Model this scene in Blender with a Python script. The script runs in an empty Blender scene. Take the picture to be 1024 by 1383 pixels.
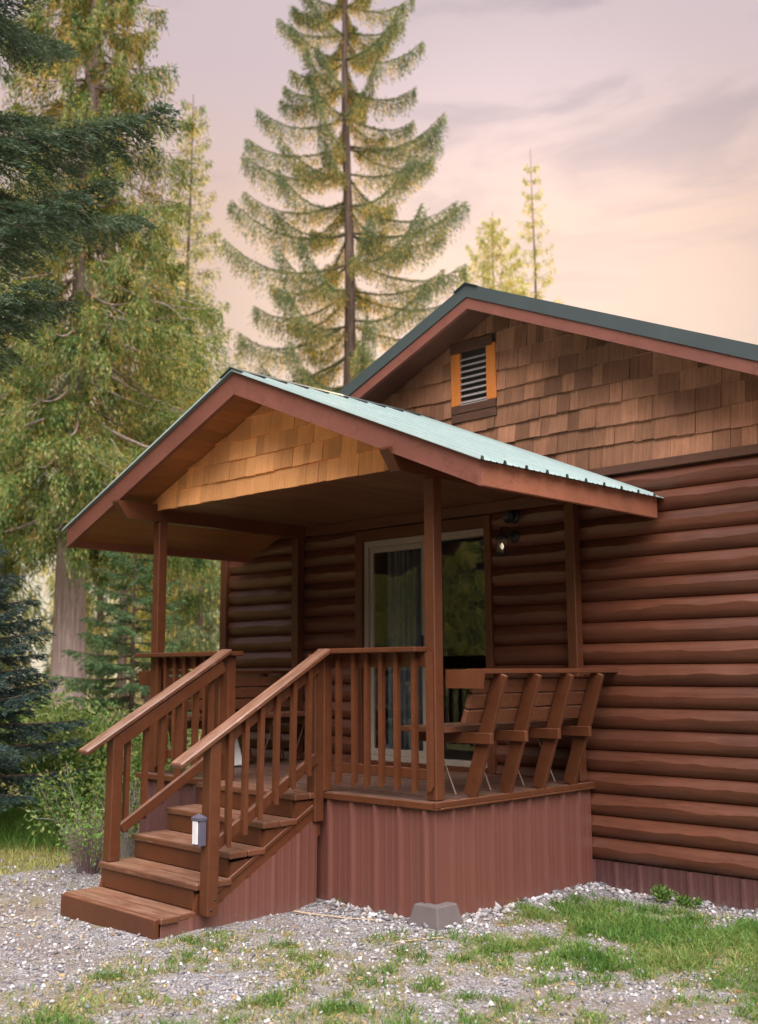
import bpy, math, random
import numpy as np
from mathutils import Vector, Matrix

S = bpy.context.scene
COL = S.collection
R_ = math.radians

# ------------------------------------------------------------------ camera
YAW, PITCH, ROLL = 0.7655, 0.1437, -0.0044
CAM = Vector((4.9777, -5.7157, 0.8564))
cd = bpy.data.cameras.new('camera')
cam = bpy.data.objects.new('camera', cd)
COL.objects.link(cam)
S.camera = cam
fwd = Vector((-math.sin(YAW) * math.cos(PITCH), math.cos(YAW) * math.cos(PITCH), math.sin(PITCH)))
rgt = Vector((math.cos(YAW), math.sin(YAW), 0))
upv = rgt.cross(fwd)
r2 = rgt * math.cos(ROLL) + upv * math.sin(ROLL)
u2 = upv * math.cos(ROLL) - rgt * math.sin(ROLL)
m = Matrix((r2, u2, -fwd)).transposed().to_4x4()
m.translation = CAM
cam.matrix_world = m
cd.sensor_fit = 'HORIZONTAL'
cd.sensor_width = 36
cd.lens = 1488.89 / 1024 * 36
cd.clip_start = 0.05
cd.clip_end = 2000
cd.dof.use_dof = True
cd.dof.focus_distance = 7.4
cd.dof.aperture_fstop = 2.6

# ------------------------------------------------------------------ sky and sun
SUN_AZ = Vector((-0.60, 0.80, 0)).normalized()
SUN_EL = R_(25)
W = bpy.data.worlds.new('World')
S.world = W
W.use_nodes = True
nt = W.node_tree
nt.nodes.clear()


def nd(tree, typ, **kw):
    n = tree.nodes.new(typ)
    for k, v in kw.items():
        if k.startswith('i_'):
            n.inputs[k[2:].replace('_', ' ')].default_value = v
        else:
            setattr(n, k, v)
    return n


def ramp(tree, stops, interp='LINEAR'):
    n = tree.nodes.new('ShaderNodeValToRGB')
    e = n.color_ramp.elements
    n.color_ramp.interpolation = interp
    while len(e) < len(stops):
        e.new(0.5)
    for el, (p, c) in zip(e, stops):
        el.position = p
        el.color = (c[0], c[1], c[2], 1)
    return n


def mix(tree, a, b, fac, mode='MIX'):
    n = tree.nodes.new('ShaderNodeMix')
    n.data_type = 'RGBA'
    n.blend_type = mode
    for sock, v in ((n.inputs[0], fac), (n.inputs[6], a), (n.inputs[7], b)):
        if hasattr(v, 'links'):
            tree.links.new(v, sock)
        elif isinstance(v, (int, float)):
            sock.default_value = v
        else:
            sock.default_value = (v[0], v[1], v[2], 1)
    return n.outputs[2]


L = nt.links.new
tc = nd(nt, 'ShaderNodeTexCoord')
sep = nd(nt, 'ShaderNodeSeparateXYZ')
L(tc.outputs['Generated'], sep.inputs[0])
grad = ramp(nt, [(0.0, (1.0, .90, .70)), (.14, (.96, .81, .67)), (.25, (.88, .645, .51)), (.38, (.93, .66, .53)),
                 (.50, (.80, .63, .66)), (.75, (.72, .66, .70)), (1.0, (.8, .78, .82))])
L(sep.outputs[2], grad.inputs[0])
mp = nd(nt, 'ShaderNodeMapping')
mp.inputs['Scale'].default_value = (2.2, 2.2, 7.5)
mp.inputs['Rotation'].default_value = (0.06, 0.05, 0.3)
L(tc.outputs['Generated'], mp.inputs[0])
cn = nd(nt, 'ShaderNodeTexNoise', i_Scale=2.1, i_Detail=6.0, i_Roughness=.55, i_Distortion=.4)
L(mp.outputs[0], cn.inputs['Vector'])
cr = ramp(nt, [(.46, (0, 0, 0)), (.64, (1, 1, 1))], 'EASE')
L(cn.outputs[0], cr.inputs[0])
el_lim = ramp(nt, [(.16, (0, 0, 0)), (.32, (.55, .55, .55)), (.46, (1, 1, 1))])
L(sep.outputs[2], el_lim.inputs[0])
cmul = nd(nt, 'ShaderNodeMath', operation='MULTIPLY')
cdim = nd(nt, 'ShaderNodeMath', operation='MULTIPLY'); L(cr.outputs[0], cdim.inputs[0]); cdim.inputs[1].default_value = .5
L(cdim.outputs[0], cmul.inputs[0]); L(el_lim.outputs[0], cmul.inputs[1])
cloudy = mix(nt, grad.outputs[0], (.40, .33, .39), cmul.outputs[0])
cn2 = nd(nt, 'ShaderNodeTexNoise', i_Scale=1.2, i_Detail=4.0)
L(mp.outputs[0], cn2.inputs['Vector'])
cr2 = ramp(nt, [(.50, (0, 0, 0)), (.75, (.14, .14, .14))])
L(cn2.outputs[0], cr2.inputs[0])
cloudy = mix(nt, cloudy, (.95, .80, .66), cr2.outputs[0])
# bright lobe added to the unseen sky to fill the cabin front with light


def dome(vec, lo, hi, amount):
    v = Vector(vec).normalized()
    dp = nd(nt, 'ShaderNodeVectorMath', operation='DOT_PRODUCT')
    L(tc.outputs['Generated'], dp.inputs[0])
    dp.inputs[1].default_value = v
    mr = nd(nt, 'ShaderNodeMapRange', interpolation_type='SMOOTHSTEP')
    mr.inputs['From Min'].default_value = lo
    mr.inputs['From Max'].default_value = hi
    mr.inputs['To Min'].default_value = 0
    mr.inputs['To Max'].default_value = amount
    L(dp.outputs['Value'], mr.inputs['Value'])
    return mr.outputs['Result']


front = dome((.44, -.35, .83), .71, .98, 10.5)
glow = dome((-.60, .80, .30), .955, 1.0, .26)
ad1 = nd(nt, 'ShaderNodeMath', operation='ADD')
L(glow, ad1.inputs[0]); ad1.inputs[1].default_value = .74
# low sky behind the viewer darkened to deepen porch shade, no skyline modelled
fy = nd(nt, 'ShaderNodeMapRange', interpolation_type='SMOOTHSTEP')
for k_, v_ in (('From Min', -.45), ('From Max', .05), ('To Min', 1.0), ('To Max', 0.0)): fy.inputs[k_].default_value = v_
L(sep.outputs[1], fy.inputs['Value'])
fz = nd(nt, 'ShaderNodeMapRange', interpolation_type='SMOOTHSTEP')
for k_, v_ in (('From Min', .08), ('From Max', .62), ('To Min', .98), ('To Max', 0.0)): fz.inputs[k_].default_value = v_
L(sep.outputs[2], fz.inputs['Value'])
fm = nd(nt, 'ShaderNodeMath', operation='MULTIPLY'); L(fy.outputs[0], fm.inputs[0]); L(fz.outputs[0], fm.inputs[1])
fi = nd(nt, 'ShaderNodeMath', operation='SUBTRACT'); fi.inputs[0].default_value = 1.0; L(fm.outputs[0], fi.inputs[1])
fa = nd(nt, 'ShaderNodeMath', operation='MULTIPLY'); L(ad1.outputs[0], fa.inputs[0]); L(fi.outputs[0], fa.inputs[1])
sc = nd(nt, 'ShaderNodeVectorMath', operation='SCALE')
L(cloudy, sc.inputs[0]); L(fa.outputs[0], sc.inputs['Scale'])
fw_ = nd(nt, 'ShaderNodeVectorMath', operation='SCALE')
fw_.inputs[0].default_value = (1.0, .955, .91); L(front, fw_.inputs['Scale'])
tot = nd(nt, 'ShaderNodeVectorMath', operation='ADD')
L(sc.outputs[0], tot.inputs[0]); L(fw_.outputs[0], tot.inputs[1])
sky = nd(nt, 'ShaderNodeTexSky', sky_type='NISHITA')
sky.sun_disc = False
sky.sun_elevation = SUN_EL
sky.sun_rotation = math.atan2(SUN_AZ.x, SUN_AZ.y)
bg1 = nd(nt, 'ShaderNodeBackground', i_Strength=.005)
L(sky.outputs[0], bg1.inputs[0])
bg2 = nd(nt, 'ShaderNodeBackground', i_Strength=.94)
L(tot.outputs[0], bg2.inputs[0])
ash = nd(nt, 'ShaderNodeAddShader')
L(bg1.outputs[0], ash.inputs[0]); L(bg2.outputs[0], ash.inputs[1])
wo = nd(nt, 'ShaderNodeOutputWorld')
L(ash.outputs[0], wo.inputs[0])

sl = bpy.data.lights.new('sun', 'SUN')
sl.energy = 4.8
sl.color = (1.0, .78, .46)
sl.angle = R_(2)
so = bpy.data.objects.new('sun', sl)
COL.objects.link(so)
sdir = SUN_AZ * math.cos(SUN_EL) + Vector((0, 0, math.sin(SUN_EL)))
so.rotation_euler = sdir.to_track_quat('Z', 'Y').to_euler()
so.location = (-10, 12, 14)

S.view_settings.view_transform = 'Standard'
S.view_settings.look = 'None'
S.view_settings.exposure = 0.2
S.view_settings.gamma = 1
S.cycles.max_bounces = 7
S.cycles.transparent_max_bounces = 8
S.cycles.sample_clamp_indirect = 6

# ------------------------------------------------------------------ helpers
rnd = random.Random(7)


class MB:
    """collects faces, then links them as one mesh object"""

    def __init__(s):
        s.v = []; s.f = []; s.mi = []; s.sm = []

    def add(s, vs, fs, mi=0, smooth=False):
        o = len(s.v)
        s.v.extend([tuple(x) for x in vs])
        for f in fs:
            s.f.append(tuple(i + o for i in f)); s.mi.append(mi); s.sm.append(smooth)

    def obox(s, c, ax, ay, az, ch=.004, mi=0):
        """chamfered box, half axis vectors ax ay az"""
        c = Vector(c); A = [Vector(ax), Vector(ay), Vector(az)]
        n = [a.length for a in A]
        k = [1 - min(ch, .45 * l) / l for l in n]
        vs = []; idx = {}
        for i in (-1, 1):
            for j in (-1, 1):
                for l in (-1, 1):
                    sg = (i, j, l)
                    for d in range(3):
                        p = c.copy()
                        for q in range(3):
                            p += A[q] * sg[q] * (1 if q == d else k[q])
                        idx[(sg, d)] = len(vs); vs.append(p)
        fs = []
        for d in range(3):
            a, b = [(1, 2), (2, 0), (0, 1)][d]
            for e in (-1, 1):
                q = []
                for (x, y) in ((-1, -1), (1, -1), (1, 1), (-1, 1)):
                    sg = [0, 0, 0]; sg[d] = e; sg[a] = x; sg[b] = y
                    q.append(idx[(tuple(sg), d)])
                fs.append(q if e > 0 else q[::-1])
        for d in range(3):          # edges parallel to axis d
            a, b = [(1, 2), (2, 0), (0, 1)][d]
            for x in (-1, 1):
                for y in (-1, 1):
                    s0 = [0, 0, 0]; s1 = [0, 0, 0]
                    s0[d] = -1; s1[d] = 1; s0[a] = s1[a] = x; s0[b] = s1[b] = y
                    q = [idx[(tuple(s0), a)], idx[(tuple(s0), b)], idx[(tuple(s1), b)], idx[(tuple(s1), a)]]
                    fs.append(q if x * y < 0 else q[::-1])
        for i in (-1, 1):
            for j in (-1, 1):
                for l in (-1, 1):
                    q = [idx[((i, j, l), d)] for d in range(3)]
                    fs.append(q if i * j * l > 0 else q[::-1])
        s.add(vs, fs, mi)
        return s

    def box(s, x0, x1, y0, y1, z0, z1, ch=.004, mi=0):
        return s.obox(((x0 + x1) / 2, (y0 + y1) / 2, (z0 + z1) / 2), ((x1 - x0) / 2, 0, 0), (0, (y1 - y0) / 2, 0),
                      (0, 0, (z1 - z0) / 2), ch, mi)

    def bar(s, p0, p1, w, h, up=(0, 0, 1), ch=.004, mi=0):
        """board from p0 to p1, w across, h along up"""
        p0 = Vector(p0); p1 = Vector(p1); d = (p1 - p0)
        ax = d / 2
        side = d.cross(Vector(up)).normalized()
        uu = side.cross(d).normalized()
        return s.obox((p0 + p1) / 2, ax, side * w / 2, uu * h / 2, ch, mi)

    def prism(s, poly, vec, mi=0):
        vec = Vector(vec); n = len(poly)
        P = [Vector(p) for p in poly]
        nrm = Vector((0, 0, 0))
        for i in range(n):
            nrm += P[i].cross(P[(i + 1) % n])
        if nrm.dot(vec) > 0:
            P = P[::-1]
        vs = P + [p + vec for p in P]
        fs = [tuple(range(n)), tuple(range(2 * n - 1, n - 1, -1))]
        for i in range(n):
            j = (i + 1) % n
            fs.append((i, n + i, n + j, j))
        s.add(vs, fs, mi)
        return s

    def tube(s, pts, rad, seg=8, mi=0, cap=True):
        P = [Vector(p) for p in pts]
        if not hasattr(rad, '__len__'):
            rad = [rad] * len(P)
        vs = []; fs = []
        for i, p in enumerate(P):
            d = (P[min(i + 1, len(P) - 1)] - P[max(i - 1, 0)]).normalized()
            a = d.cross(Vector((.31, .17, .93)) if abs(d.z) < .9 else Vector((1, .1, 0))).normalized()
            b = d.cross(a)
            for k in range(seg):
                t = 2 * math.pi * k / seg
                vs.append(p + (a * math.cos(t) + b * math.sin(t)) * rad[i])
        for i in range(len(P) - 1):
            for k in range(seg):
                k2 = (k + 1) % seg
                fs.append((i * seg + k, i * seg + k2, (i + 1) * seg + k2, (i + 1) * seg + k))
        s.add(vs, fs, mi, True)
        if cap:
            s.add(vs[:seg], [tuple(range(seg))[::-1]], mi)
            s.add(vs[-seg:], [tuple(range(seg))], mi)
        return s

    def lathe(s, c, prof, seg=16, mi=0, axis=(0, 0, 1)):
        ax = Vector(axis).normalized()
        a = ax.orthogonal().normalized(); b = ax.cross(a)
        vs = []; fs = []
        for (r, h) in prof:
            for k in range(seg):
                t = 2 * math.pi * k / seg
                vs.append(Vector(c) + ax * h + (a * math.cos(t) + b * math.sin(t)) * max(r, 1e-4))
        for i in range(len(prof) - 1):
            for k in range(seg):
                k2 = (k + 1) % seg
                fs.append((i * seg + k, i * seg + k2, (i + 1) * seg + k2, (i + 1) * seg + k))
        s.add(vs, fs, mi, True)
        return s

    def build(s, name, mats, parent=None):
        me = bpy.data.meshes.new(name)
        me.from_pydata(s.v, [], s.f)
        if not isinstance(mats, (list, tuple)):
            mats = [mats]
        for mt in mats:
            me.materials.append(mt)
        me.polygons.foreach_set('material_index', s.mi)
        me.polygons.foreach_set('use_smooth', s.sm)
        me.update()
        o = bpy.data.objects.new(name, me)
        COL.objects.link(o)
        if parent:
            o.parent = parent
            o.matrix_parent_inverse = world_of(parent).inverted()
        return o


def world_of(o):
    mw = o.matrix_basis.copy()
    if o.parent:
        mw = world_of(o.parent) @ o.matrix_parent_inverse @ mw
    return mw


def thing(name, label, cat, loc=(0, 0, 0), group=None, rot=(0, 0, 0)):
    o = bpy.data.objects.new(name, None)
    o.empty_display_size = .2
    o.location = loc
    o.rotation_euler = rot
    COL.objects.link(o)
    return tag(o, label, cat, group)


def tag(o, label, cat, group=None, kind=None):
    if label: o['label'] = label
    if cat: o['category'] = cat
    if group: o['group'] = group
    if kind: o['kind'] = kind
    return o


def copy_tree(o, parent=None):
    c = o.copy()
    COL.objects.link(c)
    if parent:
        c.parent = parent
        c.matrix_parent_inverse = o.matrix_parent_inverse.copy()
    for ch in list(o.children):
        copy_tree(ch, c)
    return c


# ------------------------------------------------------------------ materials
MATS = {}


def base_mat(name):
    mt = bpy.data.materials.new(name)
    mt.use_nodes = True
    t = mt.node_tree
    b = t.nodes['Principled BSDF']
    MATS[name] = mt
    return mt, t, b


def wood(name, col, col2, rough=.5, island=.25, grain=(1, 1, 1), scale=6, spec=.4, bump=.15, coat=0.0, wear=0.0, wearcol=(.3, .2, .15), wlo=.60, fade=.18, top=None, check=.3):
    """painted or bare wood: per board tone, streaks along the grain, fine bump"""
    mt, t, b = base_mat(name)
    lk = t.links.new
    g = nd(t, 'ShaderNodeNewGeometry')
    tcn = nd(t, 'ShaderNodeTexCoord')
    mpn = nd(t, 'ShaderNodeMapping')
    mpn.inputs['Scale'].default_value = grain
    lk(tcn.outputs['Object'], mpn.inputs[0])
    sh = nd(t, 'ShaderNodeVectorMath', operation='ADD')
    sr = nd(t, 'ShaderNodeVectorMath', operation='SCALE')
    sr.inputs[0].default_value = (13.1, 7.7, 5.3)
    lk(g.outputs['Random Per Island'], sr.inputs['Scale'])
    lk(mpn.outputs[0], sh.inputs[0]); lk(sr.outputs[0], sh.inputs[1])
    n1 = nd(t, 'ShaderNodeTexNoise', i_Scale=scale, i_Detail=7.0, i_Roughness=.65)
    lk(sh.outputs[0], n1.inputs['Vector'])
    c = mix(t, col, col2, n1.outputs[0])
    isl = nd(t, 'ShaderNodeMapRange')
    isl.inputs['To Min'].default_value = 1 - island
    isl.inputs['To Max'].default_value = 1 + island
    lk(g.outputs['Random Per Island'], isl.inputs['Value'])
    vs = nd(t, 'ShaderNodeVectorMath', operation='SCALE')
    lk(c, vs.inputs[0]); lk(isl.outputs[0], vs.inputs['Scale'])
    out = vs.outputs[0]
    if wear:
        n3 = nd(t, 'ShaderNodeTexNoise', i_Scale=scale * 1.7, i_Detail=8.0, i_Roughness=.7)
        lk(sh.outputs[0], n3.inputs['Vector'])
        wr = ramp(t, [(wlo, (0, 0, 0)), (wlo + .12, (wear, wear, wear))])
        lk(n3.outputs[0], wr.inputs[0])
        out = mix(t, out, wearcol, wr.outputs[0])
    n5 = nd(t, 'ShaderNodeTexNoise', i_Scale=1.3, i_Detail=5.0, i_Roughness=.6)
    lk(tcn.outputs['Object'], n5.inputs['Vector'])
    fd = nd(t, 'ShaderNodeMapRange')
    fd.inputs['From Min'].default_value = .3; fd.inputs['From Max'].default_value = .7
    fd.inputs['To Min'].default_value = 1 - fade; fd.inputs['To Max'].default_value = 1 + fade
    lk(n5.outputs[0], fd.inputs['Value'])
    vf = nd(t, 'ShaderNodeVectorMath', operation='SCALE')
    lk(out, vf.inputs[0]); lk(fd.outputs[0], vf.inputs['Scale'])
    out = vf.outputs[0]
    if check:                    # fine drying checks along the grain
        n7 = nd(t, 'ShaderNodeTexNoise', i_Scale=scale * 1.3, i_Detail=3.0, i_Roughness=.5); lk(sh.outputs[0], n7.inputs['Vector'])
        ck = ramp(t, [(.485, (0, 0, 0)), (.50, (check, check, check)), (.515, (0, 0, 0))]); lk(n7.outputs[0], ck.inputs[0])
        out = mix(t, out, [c_ * .28 for c_ in col], ck.outputs[0])
    if top:                      # pale sky highlight painted into the colour of upward faces
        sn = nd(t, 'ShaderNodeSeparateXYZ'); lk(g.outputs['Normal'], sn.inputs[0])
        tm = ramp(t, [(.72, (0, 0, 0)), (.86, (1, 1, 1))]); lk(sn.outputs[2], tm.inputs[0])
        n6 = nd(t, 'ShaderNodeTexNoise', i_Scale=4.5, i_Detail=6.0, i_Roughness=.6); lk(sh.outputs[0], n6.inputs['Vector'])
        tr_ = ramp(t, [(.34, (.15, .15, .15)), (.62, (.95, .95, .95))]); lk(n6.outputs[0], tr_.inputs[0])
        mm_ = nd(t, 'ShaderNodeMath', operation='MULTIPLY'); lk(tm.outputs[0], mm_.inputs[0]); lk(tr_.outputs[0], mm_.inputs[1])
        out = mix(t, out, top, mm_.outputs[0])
    lk(out, b.inputs['Base Color'])
    rr = nd(t, 'ShaderNodeMapRange')
    rr.inputs['To Min'].default_value = rough - .14
    rr.inputs['To Max'].default_value = rough + .14
    lk(n1.outputs[0], rr.inputs['Value'])
    lk(rr.outputs[0], b.inputs['Roughness'])
    b.inputs['Specular IOR Level'].default_value = spec
    if coat:
        b.inputs['Coat Weight'].default_value = coat
        b.inputs['Coat Roughness'].default_value = .3
    bp = nd(t, 'ShaderNodeBump', i_Strength=bump, i_Distance=.01)
    lk(n1.outputs[0], bp.inputs['Height'])
    lk(bp.outputs[0], b.inputs['Normal'])
    return mt


def metal(name, col, rough=.4, spec=.5, var=.12, metallic=0.0, dirt=None, mud=False):
    mt, t, b = base_mat(name)
    lk = t.links.new
    tcn = nd(t, 'ShaderNodeTexCoord')
    n1 = nd(t, 'ShaderNodeTexNoise', i_Scale=3.0, i_Detail=8.0, i_Roughness=.65)
    lk(tcn.outputs['Object'], n1.inputs['Vector'])
    lo = [c * (1 - var) for c in col]; hi = [c * (1 + var) for c in col]
    out = mix(t, lo, hi, n1.outputs[0])
    if dirt:
        mpn = nd(t, 'ShaderNodeMapping')
        mpn.inputs['Scale'].default_value = (9, 9, .8)
        lk(tcn.outputs['Object'], mpn.inputs[0])
        n2 = nd(t, 'ShaderNodeTexNoise', i_Scale=2.0, i_Detail=6.0, i_Roughness=.7)
        lk(mpn.outputs[0], n2.inputs['Vector'])
        dr = ramp(t, [(.45, (0, 0, 0)), (.75, (.6, .6, .6))])
        lk(n2.outputs[0], dr.inputs[0])
        out = mix(t, out, dirt, dr.outputs[0])
        if mud:
            sx_ = nd(t, 'ShaderNodeSeparateXYZ'); lk(tcn.outputs['Object'], sx_.inputs[0])
            n4 = nd(t, 'ShaderNodeTexNoise', i_Scale=22.0, i_Detail=7.0, i_Roughness=.7); lk(tcn.outputs['Object'], n4.inputs['Vector'])
            mz = nd(t, 'ShaderNodeMath', operation='MULTIPLY_ADD'); lk(n4.outputs[0], mz.inputs[0]); mz.inputs[1].default_value = .55
            zz_ = nd(t, 'ShaderNodeMath', operation='MULTIPLY_ADD'); lk(sx_.outputs[2], zz_.inputs[0]); zz_.inputs[1].default_value = -1.0; zz_.inputs[2].default_value = -.72
            lk(zz_.outputs[0], mz.inputs[2])
            mr_ = ramp(t, [(.26, (0, 0, 0)), (.46, (.5, .5, .5))]); lk(mz.outputs[0], mr_.inputs[0])
            out = mix(t, out, (.15, .11, .092), mr_.outputs[0])
    lk(out, b.inputs['Base Color'])
    rr = nd(t, 'ShaderNodeMapRange')
    rr.inputs['To Min'].default_value = rough - .1
    rr.inputs['To Max'].default_value = rough + .1
    lk(n1.outputs[0], rr.inputs['Value']); lk(rr.outputs[0], b.inputs['Roughness'])
    b.inputs['Specular IOR Level'].default_value = spec
    b.inputs['Metallic'].default_value = metallic
    return mt


def plain(name, col, rough=.6, spec=.4, emit=None, es=1.0, trans=0.0):
    mt, t, b = base_mat(name)
    lk = t.links.new
    tcn = nd(t, 'ShaderNodeTexCoord')
    n1 = nd(t, 'ShaderNodeTexNoise', i_Scale=14.0, i_Detail=5.0)
    lk(tcn.outputs['Object'], n1.inputs['Vector'])
    out = mix(t, [c * .85 for c in col], [min(1, c * 1.15) for c in col], n1.outputs[0])
    lk(out, b.inputs['Base Color'])
    b.inputs['Roughness'].default_value = rough
    b.inputs['Specular IOR Level'].default_value = spec
    b.inputs['Transmission Weight'].default_value = trans
    if emit:
        b.inputs['Emission Color'].default_value = (*emit, 1)
        b.inputs['Emission Strength'].default_value = es
    return mt


def foliage(name, cols, transl=.35, rough=.55, nscale=1.1):
    """leaf colour differs from leaf to leaf and from clump to clump"""
    mt = bpy.data.materials.new(name)
    mt.use_nodes = True
    t = mt.node_tree
    t.nodes.clear()
    lk = t.links.new
    g = nd(t, 'ShaderNodeNewGeometry')
    tcn = nd(t, 'ShaderNodeTexCoord')
    n1 = nd(t, 'ShaderNodeTexNoise', i_Scale=nscale, i_Detail=3.0)
    lk(tcn.outputs['Object'], n1.inputs['Vector'])
    a = nd(t, 'ShaderNodeMath', operation='MULTIPLY_ADD')
    lk(n1.outputs[0], a.inputs[0]); a.inputs[1].default_value = 1.3; a.inputs[2].default_value = -.4
    b2 = nd(t, 'ShaderNodeMath', operation='MULTIPLY_ADD')
    lk(g.outputs['Random Per Island'], b2.inputs[0]); b2.inputs[1].default_value = .55
    lk(a.outputs[0], b2.inputs[2])
    k = len(cols)
    rp = ramp(t, [(.02 + .96 * i / (k - 1), c) for i, c in enumerate(cols)])
    lk(b2.outputs[0], rp.inputs[0])
    p = nd(t, 'ShaderNodeBsdfPrincipled', i_Roughness=rough)
    p.inputs['Specular IOR Level'].default_value = .3
    lk(rp.outputs[0], p.inputs['Base Color'])
    tl = nd(t, 'ShaderNodeBsdfTranslucent')
    br = nd(t, 'ShaderNodeVectorMath', operation='MULTIPLY')
    lk(rp.outputs[0], br.inputs[0]); br.inputs[1].default_value = (1.7, 1.5, .9)
    lk(br.outputs[0], tl.inputs[0])
    ms = nd(t, 'ShaderNodeMixShader')
    ms.inputs[0].default_value = transl
    lk(p.outputs[0], ms.inputs[1]); lk(tl.outputs[0], ms.inputs[2])
    o = nd(t, 'ShaderNodeOutputMaterial')
    lk(ms.outputs[0], o.inputs[0])
    return mt


def bark(name, c1, c2, c3):
    mt, t, b = base_mat(name)
    lk = t.links.new
    tcn = nd(t, 'ShaderNodeTexCoord')
    mpn = nd(t, 'ShaderNodeMapping')
    mpn.inputs['Scale'].default_value = (9, 9, .7)
    lk(tcn.outputs['Object'], mpn.inputs[0])
    n1 = nd(t, 'ShaderNodeTexNoise', i_Scale=2.4, i_Detail=9.0, i_Roughness=.7)
    lk(mpn.outputs[0], n1.inputs['Vector'])
    rp = ramp(t, [(.30, c1), (.5, c2), (.68, c3)])
    lk(n1.outputs[0], rp.inputs[0])
    lk(rp.outputs[0], b.inputs['Base Color'])
    b.inputs['Roughness'].default_value = .9
    b.inputs['Specular IOR Level'].default_value = .15
    bp = nd(t, 'ShaderNodeBump', i_Strength=.8, i_Distance=.05)
    lk(n1.outputs[0], bp.inputs['Height']); lk(bp.outputs[0], b.inputs['Normal'])
    return mt


M_LOG = wood('log_stain', (.060, .0188, .0100), (.135, .0465, .0260), rough=.39, island=.20, grain=(.55, 5, 11), scale=3.0, spec=.5, bump=.25, wear=.35, wearcol=(.21, .085, .06), coat=.06, check=.5)
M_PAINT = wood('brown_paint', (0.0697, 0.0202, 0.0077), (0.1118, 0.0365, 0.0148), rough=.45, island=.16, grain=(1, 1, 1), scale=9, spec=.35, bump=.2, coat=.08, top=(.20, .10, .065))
M_TREAD = wood('worn_tread_lit_top', (0.0826, 0.0268, 0.0124), (0.1445, 0.0550, 0.0275), rough=.36, island=.18, grain=(1, 7, 7), scale=5, spec=.5, bump=.3, coat=.2, wear=.35, wearcol=(.34, .22, .17), wlo=.56, fade=.25, top=(.245, .135, .095))
M_RAIL = wood('worn_rail_lit_top', (0.0826, 0.0268, 0.0124), (0.1445, 0.0550, 0.0275), rough=.36, island=.18, grain=(7, .7, 2), scale=5, spec=.5, bump=.3, coat=.2, wear=.35, wearcol=(.34, .22, .17), wlo=.56, fade=.25, top=(.245, .135, .095))
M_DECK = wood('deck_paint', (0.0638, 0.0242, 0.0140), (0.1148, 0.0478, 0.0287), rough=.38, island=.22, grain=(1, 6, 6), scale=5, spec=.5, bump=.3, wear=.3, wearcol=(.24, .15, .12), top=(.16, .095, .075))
M_FASCIA = wood('fascia_paint', (0.1485, 0.0522, 0.0396), (0.1845, 0.0693, 0.0522), rough=.5, island=.05, grain=(1, 1, 1), scale=4, spec=.4, bump=.08)
M_FASCIA_LIT = wood('fascia_paint_lit', (0.2042, 0.0712, 0.0399), (0.2517, 0.0931, 0.0532), rough=.5, island=.05, grain=(1, 1, 1), scale=4, spec=.4, bump=.08)  # fascia brown made lighter, side light painted into the eave boards
M_SHING = wood('weathered_cedar_shingle', (.105, .046, .031), (.41, .198, .110), rough=.75, island=.34, grain=(22, 3, 1.0), scale=2.8, fade=.35, spec=.2, bump=.5, wear=.5, wearcol=(.20, .138, .128))
M_HONEY = wood('honey_cedar_shingle', (0.5460, 0.2340, 0.0858), (0.8840, 0.4485, 0.1885), rough=.6, island=.22, grain=(24, 3, 1.0), scale=2.6, spec=.3, bump=.25, wear=.35, wearcol=(.22, .095, .035))
M_SOFFIT = wood('soffit_board', (0.1870, 0.0663, 0.0204), (0.3400, 0.1403, 0.0467), rough=.5, island=.16, grain=(6, 1, 1), scale=3, spec=.35, bump=.2)
M_CEIL = wood('ceiling_board', (0.1050, 0.0462, 0.0224), (0.1750, 0.0805, 0.0392), rough=.55, island=.18, grain=(6, 1, 1), scale=3, spec=.3, bump=.2)
M_DKTRIM = wood('dark_weathered_trim', (0.0600, 0.0272, 0.0176), (0.1200, 0.0560, 0.0360), rough=.7, island=.1, grain=(1, 6, 6), scale=4, spec=.25, bump=.35)
M_ORANGE = wood('orange_stained_trim', (.46, .135, .026), (.64, .215, .050), rough=.55, island=.08, grain=(5, 5, 1), scale=4, spec=.3, bump=.15)
M_SKIRT = metal('maroon_ribbed_metal', (.130, .049, .038), rough=.40, spec=.45, var=.08, dirt=(.134, .047, .035), mud=True)
M_SKIRT2 = metal('plum_ribbed_metal', (0.0900, 0.0374, 0.0374), rough=.45, spec=.4, var=.15, dirt=(0.0720, 0.0360, 0.0324), mud=True)
M_TEAL = metal('teal_roof_metal', (0.2313, 0.3000, 0.3000), rough=.24, spec=.65, var=.14, dirt=(0.2750, 0.3313, 0.3250))
M_DKGREEN = metal('dark_green_trim_metal', (.050, .066, .070), rough=.4, spec=.45, var=.12)
M_BLACK = metal('black_iron', (.012, .012, .014), rough=.45, spec=.4)
M_THINBAR = metal('thin_bar_brown', (.24, .15, .12), rough=.4, spec=.5, metallic=.2)
M_TAN = plain('tan_vinyl_frame', (.26, .215, .175), rough=.45)
M_WHITE = plain('white_panel', (.88, .86, .85), rough=.5)
M_DIFF = plain('frosted_diffuser', (.60, .585, .60), rough=.35)
M_GREYPL = plain('grey_plastic', (.075, .07, .10), rough=.45)
M_CONC = plain('concrete', (0.1100, 0.0908, 0.0908), rough=.9, spec=.15)
M_CURT = plain('blue_grey_curtain', (0.1260, 0.1436, 0.1588), rough=.9, spec=.1)
M_BULB = plain('lit_bulb', (1, .9, .7), emit=(1.0, .74, .46), es=.8)
M_GLOBE = plain('lantern_glass', (.9, .85, .7), rough=.15, trans=.9)
M_ROOM = plain('interior_paint', (.10, .08, .065), rough=.9)
M_STICK = plain('pale_stick', (.42, .30, .21), rough=.8)
M_DARKSLOT = plain('shadowed_void', (.02, .015, .012), rough=.9)

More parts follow.
